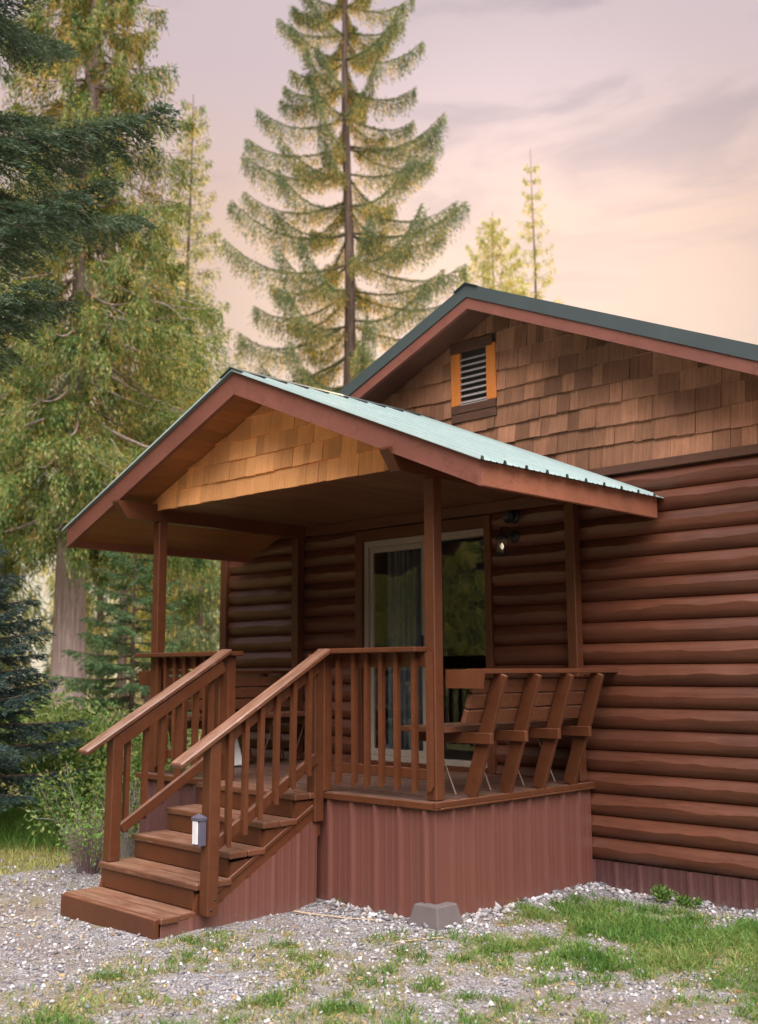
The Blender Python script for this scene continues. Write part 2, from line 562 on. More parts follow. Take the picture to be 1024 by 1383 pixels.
# window glass: clear with a sharp sky reflection
mt = bpy.data.materials.new('window_glass'); mt.use_nodes = True
t = mt.node_tree; t.nodes.clear()
lw = nd(t, 'ShaderNodeLayerWeight', i_Blend=.5)
pw = nd(t, 'ShaderNodeMath', operation='POWER'); t.links.new(lw.outputs['Facing'], pw.inputs[0]); pw.inputs[1].default_value = 3.2
fr = nd(t, 'ShaderNodeMath', operation='MULTIPLY_ADD'); t.links.new(pw.outputs[0], fr.inputs[0]); fr.inputs[1].default_value = .32; fr.inputs[2].default_value = .035
tr = nd(t, 'ShaderNodeBsdfTransparent'); tr.inputs[0].default_value = (.94, .96, .97, 1)
gl = nd(t, 'ShaderNodeBsdfGlossy', i_Roughness=.01); gl.inputs[0].default_value = (.95, .97, 1, 1)
ms = nd(t, 'ShaderNodeMixShader'); oo = nd(t, 'ShaderNodeOutputMaterial')
t.links.new(fr.outputs[0], ms.inputs[0]); t.links.new(tr.outputs[0], ms.inputs[1]); t.links.new(gl.outputs[0], ms.inputs[2]); t.links.new(ms.outputs[0], oo.inputs[0])
M_GLASS = mt

# ------------------------------------------------------------------ ground
D = 1.803            # gable wall plane
GZ = -.80


def vnoise(x, y, seed=0):
    """smooth value noise on numpy arrays"""
    def h(i, j):
        n = (i * 374761393 + j * 668265263 + seed * 982451653) & 0xffffffff
        n = ((n ^ (n >> 13)) * 1274126177) & 0xffffffff
        return ((n ^ (n >> 16)) & 0xffff) / 65535.0
    x = np.asarray(x, float); y = np.asarray(y, float)
    xi = np.floor(x).astype(np.int64); yi = np.floor(y).astype(np.int64)
    fx = x - xi; fy = y - yi
    fx = fx * fx * (3 - 2 * fx); fy = fy * fy * (3 - 2 * fy)
    a = h(xi, yi); b = h(xi + 1, yi); c = h(xi, yi + 1); d = h(xi + 1, yi + 1)
    return (a * (1 - fx) + b * fx) * (1 - fy) + (c * (1 - fx) + d * fx) * fy


def fbm(x, y, seed=0, o=4):
    s = 0; a = .5; x = np.asarray(x, float); y = np.asarray(y, float)
    for i in range(o):
        s = s + a * vnoise(x * 2 ** i, y * 2 ** i, seed + i * 17); a *= .5
    return s / (1 - .5 ** o)


def seg_dist(x, y, p, q):
    px, py = p; qx, qy = q
    dx, dy = qx - px, qy - py
    tt = np.clip(((x - px) * dx + (y - py) * dy) / (dx * dx + dy * dy), 0, 1)
    return np.hypot(x - px - tt * dx, y - py - tt * dy)


def ground_z(x, y):
    z = GZ + .05 * (fbm(x * .9, y * .9, 3) - .5) + .018 * (fbm(x * 5, y * 5, 9, 3) - .5)
    d = np.minimum(seg_dist(x, y, (.07, -.1), (.07, 1.75)), seg_dist(x, y, (-1.1, -.1), (.07, -.1)))
    z = z + .04 * np.exp(-(d / .22) ** 2)
    far = np.clip((np.hypot(x - 2, y + 2) - 14) / 30, 0, 1)
    return z + far * .5


def grass_amount(x, y):
    """0 bare gravel .. 1 full turf"""
    n = fbm(x * 1.7, y * 1.7, 21) - .5
    n2 = fbm(x * 8.5, y * 8.5, 31, 3) - .5
    a = 1.10 - seg_dist(x, y, (.40, .80), (1.9, .75)) / .80          # patch by the wall
    a = np.maximum(a, 1.0 - seg_dist(x, y, (.75, -.12), (2.4, .2)) / .72)
    a = np.maximum(a, .38 - seg_dist(x, y, (.15, -.75), (1.1, -.60)) / .60)
    a = np.maximum(a, .50 - seg_dist(x, y, (-.5, -2.75), (.2, -2.75)) / .40)
    a = np.maximum(a, .34 - seg_dist(x, y, (1.0, -1.5), (2.2, -.9)) / .6)
    a = np.maximum(a, .36 - np.abs(seg_dist(x, y, (-.9, -.55), (.2, -.40)) - .1) / .35)
    a = np.maximum(a, .16)
    lawn = np.clip((-3.55 - x - .25 * (y + 1)) / .25, -1, 1.2)         # lawn left of the stairs
    a = np.maximum(a, lawn)
    # gravel strip that hugs the metal skirts
    s = np.minimum(seg_dist(x, y, (.07, -.1), (.07, 1.75)), seg_dist(x, y, (.1, 1.78), (3, 1.78)))
    a = a - .9 * np.exp(-(s / .13) ** 2)
    return np.clip(a + 1.4 * n + 1.5 * n2, 0, 1)


def axis(lo, hi, step, far):
    c = list(np.arange(lo, hi, step))
    s = step; v = hi
    while v < far:
        c.append(v); s *= 1.25; v += s
    c.append(far)
    s = step; v = lo - step; l2 = []
    while v > -far:
        l2.append(v); s *= 1.25; v -= s
    l2.append(-far)
    return np.array(l2[::-1] + c)


gx = axis(-8, 5, .055, 320); gy = axis(-4.5, 3, .055, 320)
X, Y = np.meshgrid(gx, gy)
Z = ground_z(X, Y)
nx, ny = len(gx), len(gy)
me = bpy.data.meshes.new('ground')
vs = np.stack([X, Y, Z], -1).reshape(-1, 3)
ii = (np.arange(ny - 1)[:, None] * nx + np.arange(nx - 1)[None]).ravel()
fs = np.stack([ii, ii + 1, ii + nx + 1, ii + nx], 1)


def np_mesh(me, vs, fs):
    n = fs.shape[1]
    me.vertices.add(len(vs)); me.vertices.foreach_set('co', np.ascontiguousarray(vs, np.float32).ravel())
    me.loops.add(fs.size); me.loops.foreach_set('vertex_index', np.ascontiguousarray(fs, np.int32).ravel())
    me.polygons.add(len(fs)); me.polygons.foreach_set('loop_start', np.arange(0, fs.size, n, dtype=np.int32))
    me.update(calc_edges=True)


np_mesh(me, vs, fs)
me.polygons.foreach_set('use_smooth', [True] * len(fs))
at_ = me.attributes.new('grass', 'FLOAT', 'POINT')
at_.data.foreach_set('value', grass_amount(X, Y).ravel().astype(np.float32))
mt, t, b = base_mat('gravel_and_turf')
lk = t.links.new
tcn = nd(t, 'ShaderNodeTexCoord')
vo = nd(t, 'ShaderNodeTexVoronoi', i_Scale=110.0)
lk(tcn.outputs['Object'], vo.inputs['Vector'])
sepc = nd(t, 'ShaderNodeSeparateColor'); lk(vo.outputs['Color'], sepc.inputs[0])
stone = ramp(t, [(0, (.075, .070, .078)), (.40, (.19, .178, .195)), (.75, (.33, .315, .335)), (1, (.48, .46, .48))])
lk(sepc.outputs[0], stone.inputs[0])
ns = nd(t, 'ShaderNodeTexNoise', i_Scale=2.3, i_Detail=8.0, i_Roughness=.6); lk(tcn.outputs['Object'], ns.inputs['Vector'])
dr = ramp(t, [(.42, (0, 0, 0)), (.62, (.85, .85, .85))]); lk(ns.outputs[0], dr.inputs[0])
c1 = mix(t, stone.outputs[0], (.205, .178, .172), dr.outputs[0])
ga = nd(t, 'ShaderNodeAttribute', attribute_name='grass')
n3 = nd(t, 'ShaderNodeTexNoise', i_Scale=40.0, i_Detail=5.0); lk(tcn.outputs['Object'], n3.inputs['Vector'])
turf = ramp(t, [(.3, (.09, .10, .035)), (.5, (.17, .15, .06)), (.7, (.28, .20, .11))]); lk(n3.outputs[0], turf.inputs[0])
nb2 = nd(t, 'ShaderNodeTexNoise', i_Scale=1.1, i_Detail=6.0, i_Roughness=.65); lk(tcn.outputs['Object'], nb2.inputs['Vector'])
bro = ramp(t, [(.48, (0, 0, 0)), (.66, (.7, .7, .7))]); lk(nb2.outputs[0], bro.inputs[0])
c1 = mix(t, c1, (.15, .10, .08), bro.outputs[0])
c2 = mix(t, c1, turf.outputs[0], ga.outputs['Fac'])
lk(c2, b.inputs['Base Color']); b.inputs['Roughness'].default_value = .95; b.inputs['Specular IOR Level'].default_value = .2
bp = nd(t, 'ShaderNodeBump', i_Strength=.9, i_Distance=.012); lk(vo.outputs['Distance'], bp.inputs['Height'])
bp.invert = True
lk(bp.outputs[0], b.inputs['Normal'])
me.materials.append(mt)
go = bpy.data.objects.new('ground', me); COL.objects.link(go); tag(go, None, None, kind='structure')


def blocked(x, y):
    """under the cabin, porch or stairs"""
    a = (y > D - .01)  & (x > -4.6)
    b_ = (x > -3.4) & (x < .075) & (y > -.09)
    c = (x > -2.12) & (x < -.97) & (y > -1.54)
    return a | b_ | c


# loose stones, one scattered mesh
g = np.random.default_rng(5)
OCT = np.array([(1, 0, 0), (-1, 0, 0), (0, 1, 0), (0, -1, 0), (0, 0, 1), (0, 0, -1)], float)
OF = np.array([(0, 2, 4), (2, 1, 4), (1, 3, 4), (3, 0, 4), (2, 0, 5), (1, 2, 5), (3, 1, 5), (0, 3, 5)])
N = 85000
px = g.uniform(-4.6, 4.2, N); py = g.uniform(-4.2, 1.9, N)
ga_ = grass_amount(px, py)
skd = np.minimum(np.minimum(seg_dist(px, py, (.09, -.1), (.09, 1.75)), seg_dist(px, py, (-1.1, -.1), (.07, -.1))), seg_dist(px, py, (.1, 1.78), (3, 1.78)))
keep = (~blocked(px, py)) & (g.random(N) < (1 - .68 * ga_) * (.25 + .9 * fbm(px * 1.3, py * 1.3, 77)) + .8 * np.exp(-(skd / .15) ** 2))
px, py = px[keep], py[keep]; n = len(px)
size = .004 + .0155 * g.random(n) ** 3.0
skd = skd[keep]
size = size * (1 + .8 * np.exp(-(skd / .15) ** 2))
jit = OCT[None] * (1 + .35 * g.standard_normal((n, 6, 1)))
jit = jit + .25 * g.standard_normal((n, 6, 3))
jit[..., 2] *= .6
vs = jit * size[:, None, None] + np.stack([px, py, ground_z(px, py) + size * .25], -1)[:, None]
fs = (OF[None] + (np.arange(n) * 6)[:, None, None]).reshape(-1, 3)
me = bpy.data.meshes.new('gravel'); np_mesh(me, vs.reshape(-1, 3), fs)
mt, t, b = base_mat('loose_stone')
gg = nd(t, 'ShaderNodeNewGeometry')
rp = ramp(t, [(0, (.085, .08, .088)), (.28, (.18, .17, .187)), (.52, (.31, .295, .32)), (.74, (.25, .205, .185)), (.90, (.37, .355, .375)), (1, (.54, .525, .55))])
t.links.new(gg.outputs['Random Per Island'], rp.inputs[0]); t.links.new(rp.outputs[0], b.inputs['Base Color'])
b.inputs['Roughness'].default_value = .85
me.materials.append(mt)
o = bpy.data.objects.new('gravel', me); COL.objects.link(o)
tag(o, 'loose grey and white gravel scattered around the cabin', 'gravel', kind='stuff')


def leaf_quads(c, d, ln, wd, g, twist=1.0):
    """diamond leaves: centre base c, direction d, length, width -> verts, faces"""
    n = len(c)
    d = d / np.linalg.norm(d, axis=1, keepdims=True)
    r = g.standard_normal((n, 3)) * twist + np.array([0, 0, .2])
    s = np.cross(d, r); s /= np.linalg.norm(s, axis=1, keepdims=True) + 1e-9
    ln = ln[:, None]; wd = wd[:, None]
    a = c; b_ = c + d * ln * .45 + s * wd * .5; e = c + d * ln; f = c + d * ln * .45 - s * wd * .5
    vs = np.stack([a, b_, e, f], 1).reshape(-1, 3)
    fs = np.arange(n * 4).reshape(-1, 4)
    return vs, fs


# grass blades
def grass_mesh(name, px, py, h, g, mat, spread=.6):
    n = len(px)
    base = np.stack([px, py, ground_z(px, py) - .004], -1)
    d = np.stack([g.standard_normal(n) * spread, g.standard_normal(n) * spread, np.ones(n)], -1)
    d /= np.linalg.norm(d, axis=1, keepdims=True)
    side = np.stack([g.standard_normal(n), g.standard_normal(n), np.zeros(n)], -1)
    side /= np.linalg.norm(side, axis=1, keepdims=True)
    w = (.0018 + .0022 * g.random(n))[:, None]
    hh = h[:, None]
    bend = np.stack([d[:, 0], d[:, 1], -.25 * np.ones(n)], -1) * hh * .5
    v = np.stack([base - side * w, base + side * w, base + d * hh * .6 + side * w * .8, base + d * hh * .6 - side * w * .8,
                  base + d * hh * .9 + bend], 1)
    fq = np.array([[0, 1, 2, 3]]) + (np.arange(n) * 5)[:, None]
    ft = np.array([[3, 2, 4]]) + (np.arange(n) * 5)[:, None]
    me = bpy.data.meshes.new(name)
    me.from_pydata(v.reshape(-1, 3).tolist(), [], fq.tolist() + ft.tolist())
    me.materials.append(mat)
    o = bpy.data.objects.new(name, me); COL.objects.link(o)
    return o


M_GRASS = foliage('grass_blade', [(.022, .062, .010), (.052, .135, .022), (.095, .195, .038), (.17, .225, .065), (.30, .27, .12)], .35)
M_LAWN = foliage('lawn_blade', [(.17, .22, .05), (.27, .30, .08), (.36, .35, .12), (.42, .36, .17)], .35)
N = 260000
px = g.uniform(-.9, 3.6, N); py = g.uniform(-3.2, 1.79, N)
a = grass_amount(px, py)
keep = (~blocked(px, py)) & (g.random(N) < np.clip((a - .12) * 1.15, 0, 1) ** 1.25)
px, py, a = px[keep], py[keep], a[keep]
dry = g.random(len(px)) > a * 1.1 + .12 - .30 * ((py < -.42) & (px < 1.1))
M_STRAW = foliage('straw_blade', [(.14, .15, .05), (.26, .23, .09), (.38, .31, .15), (.46, .36, .20)], .3)
o = grass_mesh('grass', px[~dry], py[~dry], (.022 + .075 * g.random((~dry).sum())) * (.45 + .8 * a[~dry]), g, M_GRASS, .75)
tag(o, 'short patchy green grass in the gravel before the cabin', 'grass', kind='stuff')
o = grass_mesh('dry_grass', px[dry], py[dry], .018 + .045 * g.random(dry.sum()), g, M_STRAW, 1.3)
tag(o, 'dry straw coloured grass thinly spread over the gravel', 'dry grass', kind='stuff')
N = 60000
px = g.uniform(-9, -3.2, N); py = g.uniform(-3.5, 2.2, N)
a = grass_amount(px, py); keep = (g.random(N) < a * .9) & ~blocked(px, py)
px, py, a = px[keep], py[keep], a[keep]
o = grass_mesh('grass', px, py, .025 + .06 * g.random(len(px)), g, M_LAWN, .6)
tag(o, 'yellow green lawn left of the stairs below the bushes', 'grass', kind='stuff')

# ------------------------------------------------------------------ cabin
RX, RZ, SL = -.80, 4.02, .425            # ridge x, wall apex height, roof slope
CW = 3.75                                 # half width
cabin = thing('log_cabin', 'brown log sided cabin with shingled gable and dark green roof edge', 'cabin', (RX, D + 4, GZ))


def roof_under(x):
    return RZ - SL * abs(x - RX)


# log courses: hand hewn half rounds with wavy facet edges
def log_run(mb, x0, x1, z0, z1, n, seed):
    h = (z1 - z0) / n
    st = .04
    k = max(2, int((x1 - x0) / st) + 1)
    xs = np.linspace(x0, x1, k)
    for i in range(n):
        a = .56 + .33 * (fbm(xs * 3.4 + i * 7.3, xs * 0 + i * 3.1 + seed, 5, 4) - .5)
        a2 = .30 + .26 * (fbm(xs * 2.6 + i * 5.7, xs * 0 + i * 1.7 + seed, 8, 3) - .5)
        o2 = .015 * (fbm(xs * 3 + i * 2.3, xs * 0 + i + 40, 12, 3) - .5)
        b = z0 + i * h
        rows = [(0 * xs, .000 + 0 * xs), (.04 + 0 * xs, .022 + 0 * xs), (np.minimum(a2, a - .08), .045 + o2),
                (a, .050 + o2), (np.maximum(.82, a + .04), .031 + o2 * .5), (.965 + 0 * xs, .016 + 0 * xs), (1 + 0 * xs, .006 + 0 * xs)]
        for part_ in (rows[:4], rows[3:]):        # a soft hewn ridge runs along the crest
            vs = [(xs[q], D - out[q], b + f[q] * h) for (f, out) in part_ for q in range(k)]
            fs = [(r * k + q, r * k + q + 1, (r + 1) * k + q + 1, (r + 1) * k + q) for r in range(len(part_) - 1) for q in range(k - 1)]
            mb.add(vs, fs, 0, True)


ZT, ZB, NL = 2.387, -.58, 18
DL, DR, DT, DB = -2.42, -.93, 2.09, .04
hl = (ZT - ZB) / NL
mb = MB()
nb_ = int(round((DB - ZB) / hl)); nt_ = int(math.ceil((DT + .06 - ZB) / hl))
log_run(mb, -4.47, DL - .085, ZB, ZT, NL, 1)
log_run(mb, DR + .07, RX + CW, ZB, ZT, NL, 1)
log_run(mb, DL - .085, DR + .07, ZB, ZB + hl * 3, 3, 1)
log_run(mb, DL - .085, DR + .07, ZB + hl * nt_, ZT, NL - nt_, 1)
mb.build('log_wall', M_LOG, cabin)
# sheathing behind the logs and the other three walls, with the room inside
mb = MB()
for (x0, x1, z0, z1) in ((-4.5, DL, -.75, 2.46), (DR, RX + CW, -.75, 2.46), (DL, DR, -.75, DB), (DL, DR, DT, 2.46)):
    mb.box(x0, x1, D + .004, D + .14, z0, z1, 0)
mb.prism([(-4.5, D + .004, 2.461), (RX + CW, D + .004, 2.461), (RX, D + .004, RZ - .005)], (0, .136, 0))
mb.box(-4.5, -4.36, D + .14, D + 8, -.75, 2.42)
mb.box(RX + CW - .14, RX + CW, D + .14, D + 8, -.75, 2.42)
mb.box(-4.36, RX + CW - .14, D + 7.86, D + 8, -.75, 2.42)
mb.box(-4.36, RX + CW - .14, D + .14, D + 7.86, -.1, -.004)
mb.box(-4.36, RX + CW - .14, D + .14, D + 7.86, 2.36, 2.42)
mb.box(-4.36, RX + CW - .14, D + 3.0, D + 3.1, -.004, 2.36)
mb.build('house_shell', M_ROOM, cabin)
mb = MB()
mb.box(-4.575, -4.47, D - .078, D + .10, -.62, 2.38)
mb.build('corner_board', M_PAINT, cabin)


def corrug(mb, p0, p1, z0, z1, pitch=.229, depth=.028, side=1, minor=True, phase=0.0, rib=.020):
    """ribbed sheet from p0 to p1 in plan, heights may be functions of distance"""
    p0 = Vector((p0[0], p0[1], 0)); p1 = Vector((p1[0], p1[1], 0))
    L_ = (p1 - p0).length; d = (p1 - p0) / L_; nrm = Vector((d.y, -d.x, 0)) * side
    prof = [(0, 0)]
    q = phase
    while q < L_:
        for (o_, h_) in ((0, 0), (.013, depth), (.013 + rib, depth), (.026 + rib, 0)):
            prof.append((q + o_, h_))
        if minor:
            w = (pitch - rib - .026) / 3
            for j in (1, 2):
                c_ = q + .026 + rib + w * j
                prof += [(c_ - .014, 0), (c_ - .006, .0018), (c_ + .006, .0018), (c_ + .014, 0)]
        q += pitch
    prof.append((L_, 0))
    prof = [(a_, h_) for a_, h_ in prof if 0 <= a_ <= L_]
    f0 = z0 if callable(z0) else (lambda s_: z0)
    f1 = z1 if callable(z1) else (lambda s_: z1)
    vs = []
    for a_, h_ in prof:
        p = p0 + d * a_ + nrm * h_
        vs.append((p.x, p.y, f0(a_))); vs.append((p.x, p.y, f1(a_)))
    fs = [(2 * i, 2 * i + 2, 2 * i + 3, 2 * i + 1) for i in range(len(prof) - 1)]
    if side < 0:
        fs = [f[::-1] for f in fs]
    mb.add(vs, fs)


mb = MB()
corrug(mb, (.0, D - .012), (RX + CW, D - .012), -.90, ZB - .006, pitch=.205, depth=.02, phase=.02)
mb.build('foundation_skirt', M_SKIRT2, cabin)
mb = MB()
corrug(mb, (-4.5, D - .012), (-3.35, D - .012), -.90, ZB - .006, pitch=.205, depth=.02, phase=.02)
mb.build('foundation_skirt', M_SKIRT2, cabin)
mb = MB()
mb.box(-4.47, RX + CW, D - .062, D - .002, ZT + .002, ZT + .072)
mb.build('gable_trim', M_DKTRIM, cabin)


def shingles(mb, y, xl, xr, z0, row, lim, skip=None, thick=.016, seed=1, wmin=.09, wmax=.21, wave=.010, nrow=30):
    rg = random.Random(seed)
    for r in range(nrow):
        zb = z0 + r * row
        x = xl + rg.uniform(-.15, 0)
        ph = rg.uniform(0, 6)
        while x < xr:
            w = rg.uniform(wmin, wmax)
            xa, xb = max(x, xl), min(x + w, xr)
            x += w
            if xb - xa < .02: continue
            g_ = rg.uniform(.001, .004)
            xb -= g_
            wv = wave * math.sin(xa * 2.1 + ph) + rg.uniform(-.004, .004)
            if r == 0: wv = rg.uniform(-.002, .002)
            zz = zb + wv
            ta, tb = min(zb + row + .035, lim(xa)), min(zb + row + .035, lim(xb))
            if max(ta, tb) - zz < .015: continue
            ta = max(ta, zz + .004); tb = max(tb, zz + .004)
            if skip and xa < skip[1] and xb > skip[0] and zz < skip[3] and zb + row > skip[2]:
                if xa > skip[0] - .02 and xb < skip[1] + .02: continue
                if xa < skip[0]: xb = min(xb, skip[0] - .003)
                else: xa = max(xa, skip[1] + .003)
                if xb - xa < .015: continue
            t_ = thick * rg.uniform(.75, 1.3)
            tilt = rg.uniform(-.003, .003)
            za, zc = zz, zz + tilt
            ya, yt = y - t_, y - .003
            vs = [(xa, ya, za), (xb, ya, zc), (xb, yt, tb), (xa, yt, ta), (xa, y, za), (xb, y, zc), (xb, y + .001, tb), (xa, y + .001, ta)]
            mb.add(vs, [(0, 1, 2, 3), (4, 0, 3, 7), (1, 5, 6, 2), (4, 5, 1, 0)])


VX0, VX1, VZ0, VZ1 = -1.30, -.79, 3.085, 3.775
mb = MB()
shingles(mb, D - .004, -4.4, RX + CW - .1, ZT + .074, .168, lambda x: roof_under(x) - .005, (VX0, VX1, VZ0 + .16, VZ1 - .12), seed=4, thick=.028, wmin=.07, wmax=.19, wave=.016)
mb.build('gable_shingles', M_SHING, cabin)
# louvred gable vent
mb = MB()
mb.box(VX0, VX0 + .105, D - .036, D - .004, VZ0 + .135, VZ1 - .07)
vent = mb.build('gable_vent', M_ORANGE, cabin)
mb = MB()
mb.box(VX1 - .105, VX1, D - .036, D - .004, VZ0 + .135, VZ1 - .045)
mb.build('side_trim', M_ORANGE, vent)
mb = MB()
mb.box(VX0 - .005, VX1 - .03, D - .040, D - .004, VZ1 - .068, VZ1 + .03)
mb.build('head_trim', M_DKTRIM, vent)
mb = MB()
mb.box(VX0, VX1 - .005, D - .042, D - .004, VZ0 + .06, VZ0 + .132)
mb.box(VX0, VX1 - .005, D - .036, D - .004, VZ0 - .02, VZ0 + .057)
mb.build('sill_trim', M_DKTRIM, vent)
mb = MB()
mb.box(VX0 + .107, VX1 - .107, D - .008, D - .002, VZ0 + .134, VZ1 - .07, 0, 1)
k = 8
for i in range(k):
    z = VZ0 + .16 + i * (VZ1 - VZ0 - .24) / k
    mb.bar((VX0 + .108, D - .024, z), (VX1 - .108, D - .024, z), .034, .006, up=(0, -.55, .6), ch=.001)
mb.box(VX0 + .107, VX1 - .107, D - .032, D - .010, VZ0 + .133, VZ0 + .143, .001)
mb.build('vent_louvre', [metal('louvre_metal', (.34, .29, .29), rough=.4), M_DARKSLOT], vent)

# cabin roof
OC = .40
YF = D - OC
EX = CW + .45


def roofz(x):          # roof top surface
    return 4.145 - SL * abs(x - RX)


mb = MB()
for s_ in (-1, 1):
    xe = RX + s_ * EX
    mb.prism([(RX, YF + .02, roofz(RX)), (xe, YF + .02, roofz(xe)), (xe, YF + .02, roofz(xe) - .10), (RX, YF + .02, roofz(RX) - .10)], (0, 8.9, 0))
roof = mb.build('cabin_roof', M_TEAL, cabin)
mb = MB()
for s_ in (-1, 1):      # folded metal rake trim, with its upper lip lying on the roof
    xe = RX + s_ * EX
    mb.prism([(RX, YF - .012, roofz(RX) + .018), (xe, YF - .012, roofz(xe) + .018), (xe, YF - .012, roofz(xe) - .098), (RX, YF - .012, roofz(RX) - .098)], (0, .030, 0))
    mb.prism([(RX, YF + .018, roofz(RX) + .018), (xe, YF + .018, roofz(xe) + .018), (xe, YF + .018, roofz(xe) + .004), (RX, YF + .018, roofz(RX) + .004)], (0, .14, 0))
mb.build('rake_trim', M_DKGREEN, roof)
mb = MB()
mb.prism([(RX - .13, YF - .03, roofz(RX) - .03), (RX, YF - .03, roofz(RX) + .030), (RX + .13, YF - .03, roofz(RX) - .03), (RX + .13, YF - .03, roofz(RX) - .036 ), (RX, YF - .03, roofz(RX) + .020), (RX - .13, YF - .03, roofz(RX) - .036)], (0, 8.9, 0))
mb.build('ridge_cap', M_DKGREEN, roof)
mb = MB()
for s_ in (-1, 1):
    xe = RX + s_ * (EX - .02)
    zo = -.100
    mb.prism([(RX, YF, roofz(RX) + zo), (xe, YF, roofz(xe) + zo), (xe, YF, roofz(xe) + zo - .10), (RX, YF, roofz(RX) + zo - .10)], (0, .04, 0))
mb.build('rake_board', M_FASCIA, cabin)
mb = MB()
for s_ in (-1, 1):
    xe = RX + s_ * (EX - .02)
    zo = -.112
    mb.prism([(RX, YF + .041, roofz(RX) + zo), (xe, YF + .041, roofz(xe) + zo), (xe, YF + .041, roofz(xe) + zo - .018), (RX, YF + .041, roofz(RX) + zo - .018)], (0, OC - .045, 0))
mb.build('rake_soffit', wood('dark_soffit', (.09, .038, .026), (.13, .055, .036), island=.1), cabin)

# sliding door
mb = MB()
mb.box(DL - .085, DL, D - .070, D + .03, DB - .06, DT + .10)
mb.box(DR, DR + .07, D - .070, D + .03, DB - .06, DT + .10)
mb.box(DL, DR, D - .068, D + .03, DT, DT + .10)
mb.box(DL, DR, D - .045, D + .03, -.04, DB)
door = mb.build('sliding_door', M_PAINT, cabin)
mb = MB()
fw = .055
mb.box(DL + .002, DL + fw, D - .035, D + .06, DB + .001, DT - .001)
mb.box(DR - fw * .5, DR - .002, D - .035, D + .06, DB + .001, DT - .001)
mb.box(DL + fw, DR - fw * .5, D - .035, D + .06, DT - fw * 1.2, DT - .001)
mb.box(DL + fw, DR - fw * .5, D - .04, D + .06, DB + .001, DB + .05)
cx = (DL + DR) / 2
mb.box(DL + fw, DL + fw + .045, D - .012, D + .02, DB + .05, DT - fw * 1.2)
mb.box(cx - .03, cx + .03, D - .012, D + .02, DB + .05, DT - fw * 1.2)
mb.box(DL + fw + .045, cx - .03, D - .012, D + .02, DB + .05, DB + .11)
mb.box(DL + fw + .045, cx - .03, D - .012, D + .02, DT - fw * 1.2 - .05, DT - fw * 1.2)
mb.build('door_frame', M_TAN, door)
mb = MB(); mb.box(DL + fw + .046, cx - .031, D - .002, D + .004, DB + .111, DT - fw * 1.2 - .051, 0)
mb.build('pane', M_GLASS, door)
mb = MB(); mb.box(cx + .031, DR - fw * .5 - .001, D + .026, D + .032, DB + .051, DT - fw * 1.2 - .001, 0)
mb.build('pane', M_GLASS, door)
mb = MB(); mb.box(cx - .022, cx - .008, D - .04, D - .013, .95, 1.18); mb.build('door_handle', M_BLACK, door)
# curtain hanging inside the glass
mb = MB(); vs = []; k = 70
for i in range(k):
    u = i / (k - 1); x = -2.27 + .52 * u
    y = D + .14 + .028 * math.sin(u * 42) + .012 * math.sin(u * 97)
    vs += [(x, y, .08), (x + .006 * math.sin(u * 30), y, 2.05)]
mb.add(vs, [(2 * i, 2 * i + 2, 2 * i + 3, 2 * i + 1) for i in range(k - 1)], 0, True)
o = mb.build('curtain', M_CURT); sm = o.modifiers.new('thickness', 'SOLIDIFY'); sm.thickness = .004
tag(o, 'blue grey pleated curtain hanging inside the glass door', 'curtain')

# ------------------------------------------------------------------ porch
PW = 3.23          # post to post
porch = thing('covered_porch', 'brown wooden porch with teal metal gable roof and maroon ribbed skirt', 'porch', (-1.6, .9, GZ))
X0, X1 = -3.34, .11
mb = MB()
y = -.115; i = 0
while y < D - .06:
    y1 = min(y + .138, D - .052)
    if i == 0:
        mb.box(X0, X1, y, y1, -.030, .0 + rnd.uniform(-.001, .001), .005)
    else:
        mb.box(X0 + .003, X1 - .003, y, y1, -.032, rnd.uniform(-.003, .001), .005)
    y = y1 + .008; i += 1
deck = mb.build('deck', M_DECK, porch)
mb = MB()
mb.box(X0 + .002, X1, -.124, -.084, -.048, -.003)
mb.box(X1 - .036, X1 + .004, -.082, D - .052, -.048, -.034)
mb.box(X1 - .034, X1 + .004, -.126, D - .05, -.034, .002)
mb.box(X0, X0 + .03, -.082, D - .052, -.048, -.034)
mb.build('deck_edging', M_PAINT, porch)
mb = MB()
mb.box(X0 + .06, X1 - .09, -.05, D - .06, -.18, -.05)
mb.build('joist', M_DKTRIM, porch)
mb = MB()
corrug(mb, (-1.09, -.085), (.064, -.085), -.86, -.05, phase=.14)
mb.build('porch_skirt', M_SKIRT, porch)
mb = MB()
corrug(mb, (.066, -.085), (.066, D - .05), -.90, -.05, phase=.14, pitch=.213)
mb.box(.052, .073, -.092, -.071, -.80, -.05, .002)
mb.build('porch_skirt', M_SKIRT, porch)
mb = MB()
corrug(mb, (-3.32, -.085), (-2.16, -.085), -.86, -.05, phase=.1)
mb.build('porch_skirt', M_SKIRT2, porch)
mb = MB()
corrug(mb, (-3.32, D - .05), (-3.32, -.085), -.90, -.05, phase=.1)
mb.build('porch_skirt', M_SKIRT, porch)
# posts
def post(x, y, z0, z1, w=.089, name='post', par=None, mat=None):
    q = MB(); q.box(x - w / 2, x + w / 2, y - w / 2, y + w / 2, z0, z1, .005)
    return q.build(name, mat or M_PAINT, par or porch)


HB = 2.187
post(0, 0, .003, HB); post(-PW, 0, .003, HB)
post(0, D - .10, .003, HB); post(-PW - .06, D - .10, .003, HB)
# beams with sloped stub ends
for bx in (0, -PW):
    q = MB()
    q.prism([(bx - .045, -.485, 2.325), (bx - .045, -.455, 2.285), (bx - .045, -.38, HB + .001), (bx - .045, D - .06, HB + .001), (bx - .045, D - .06, 2.34), (bx - .045, -.485, 2.34)], (.09, 0, 0))
    q.build('beam', M_PAINT, porch)
# roof
PRX, PRZ, PSL, PH = -1.65, 3.19, .4235, 2.416
PY0, PY1 = -.45, D - .052


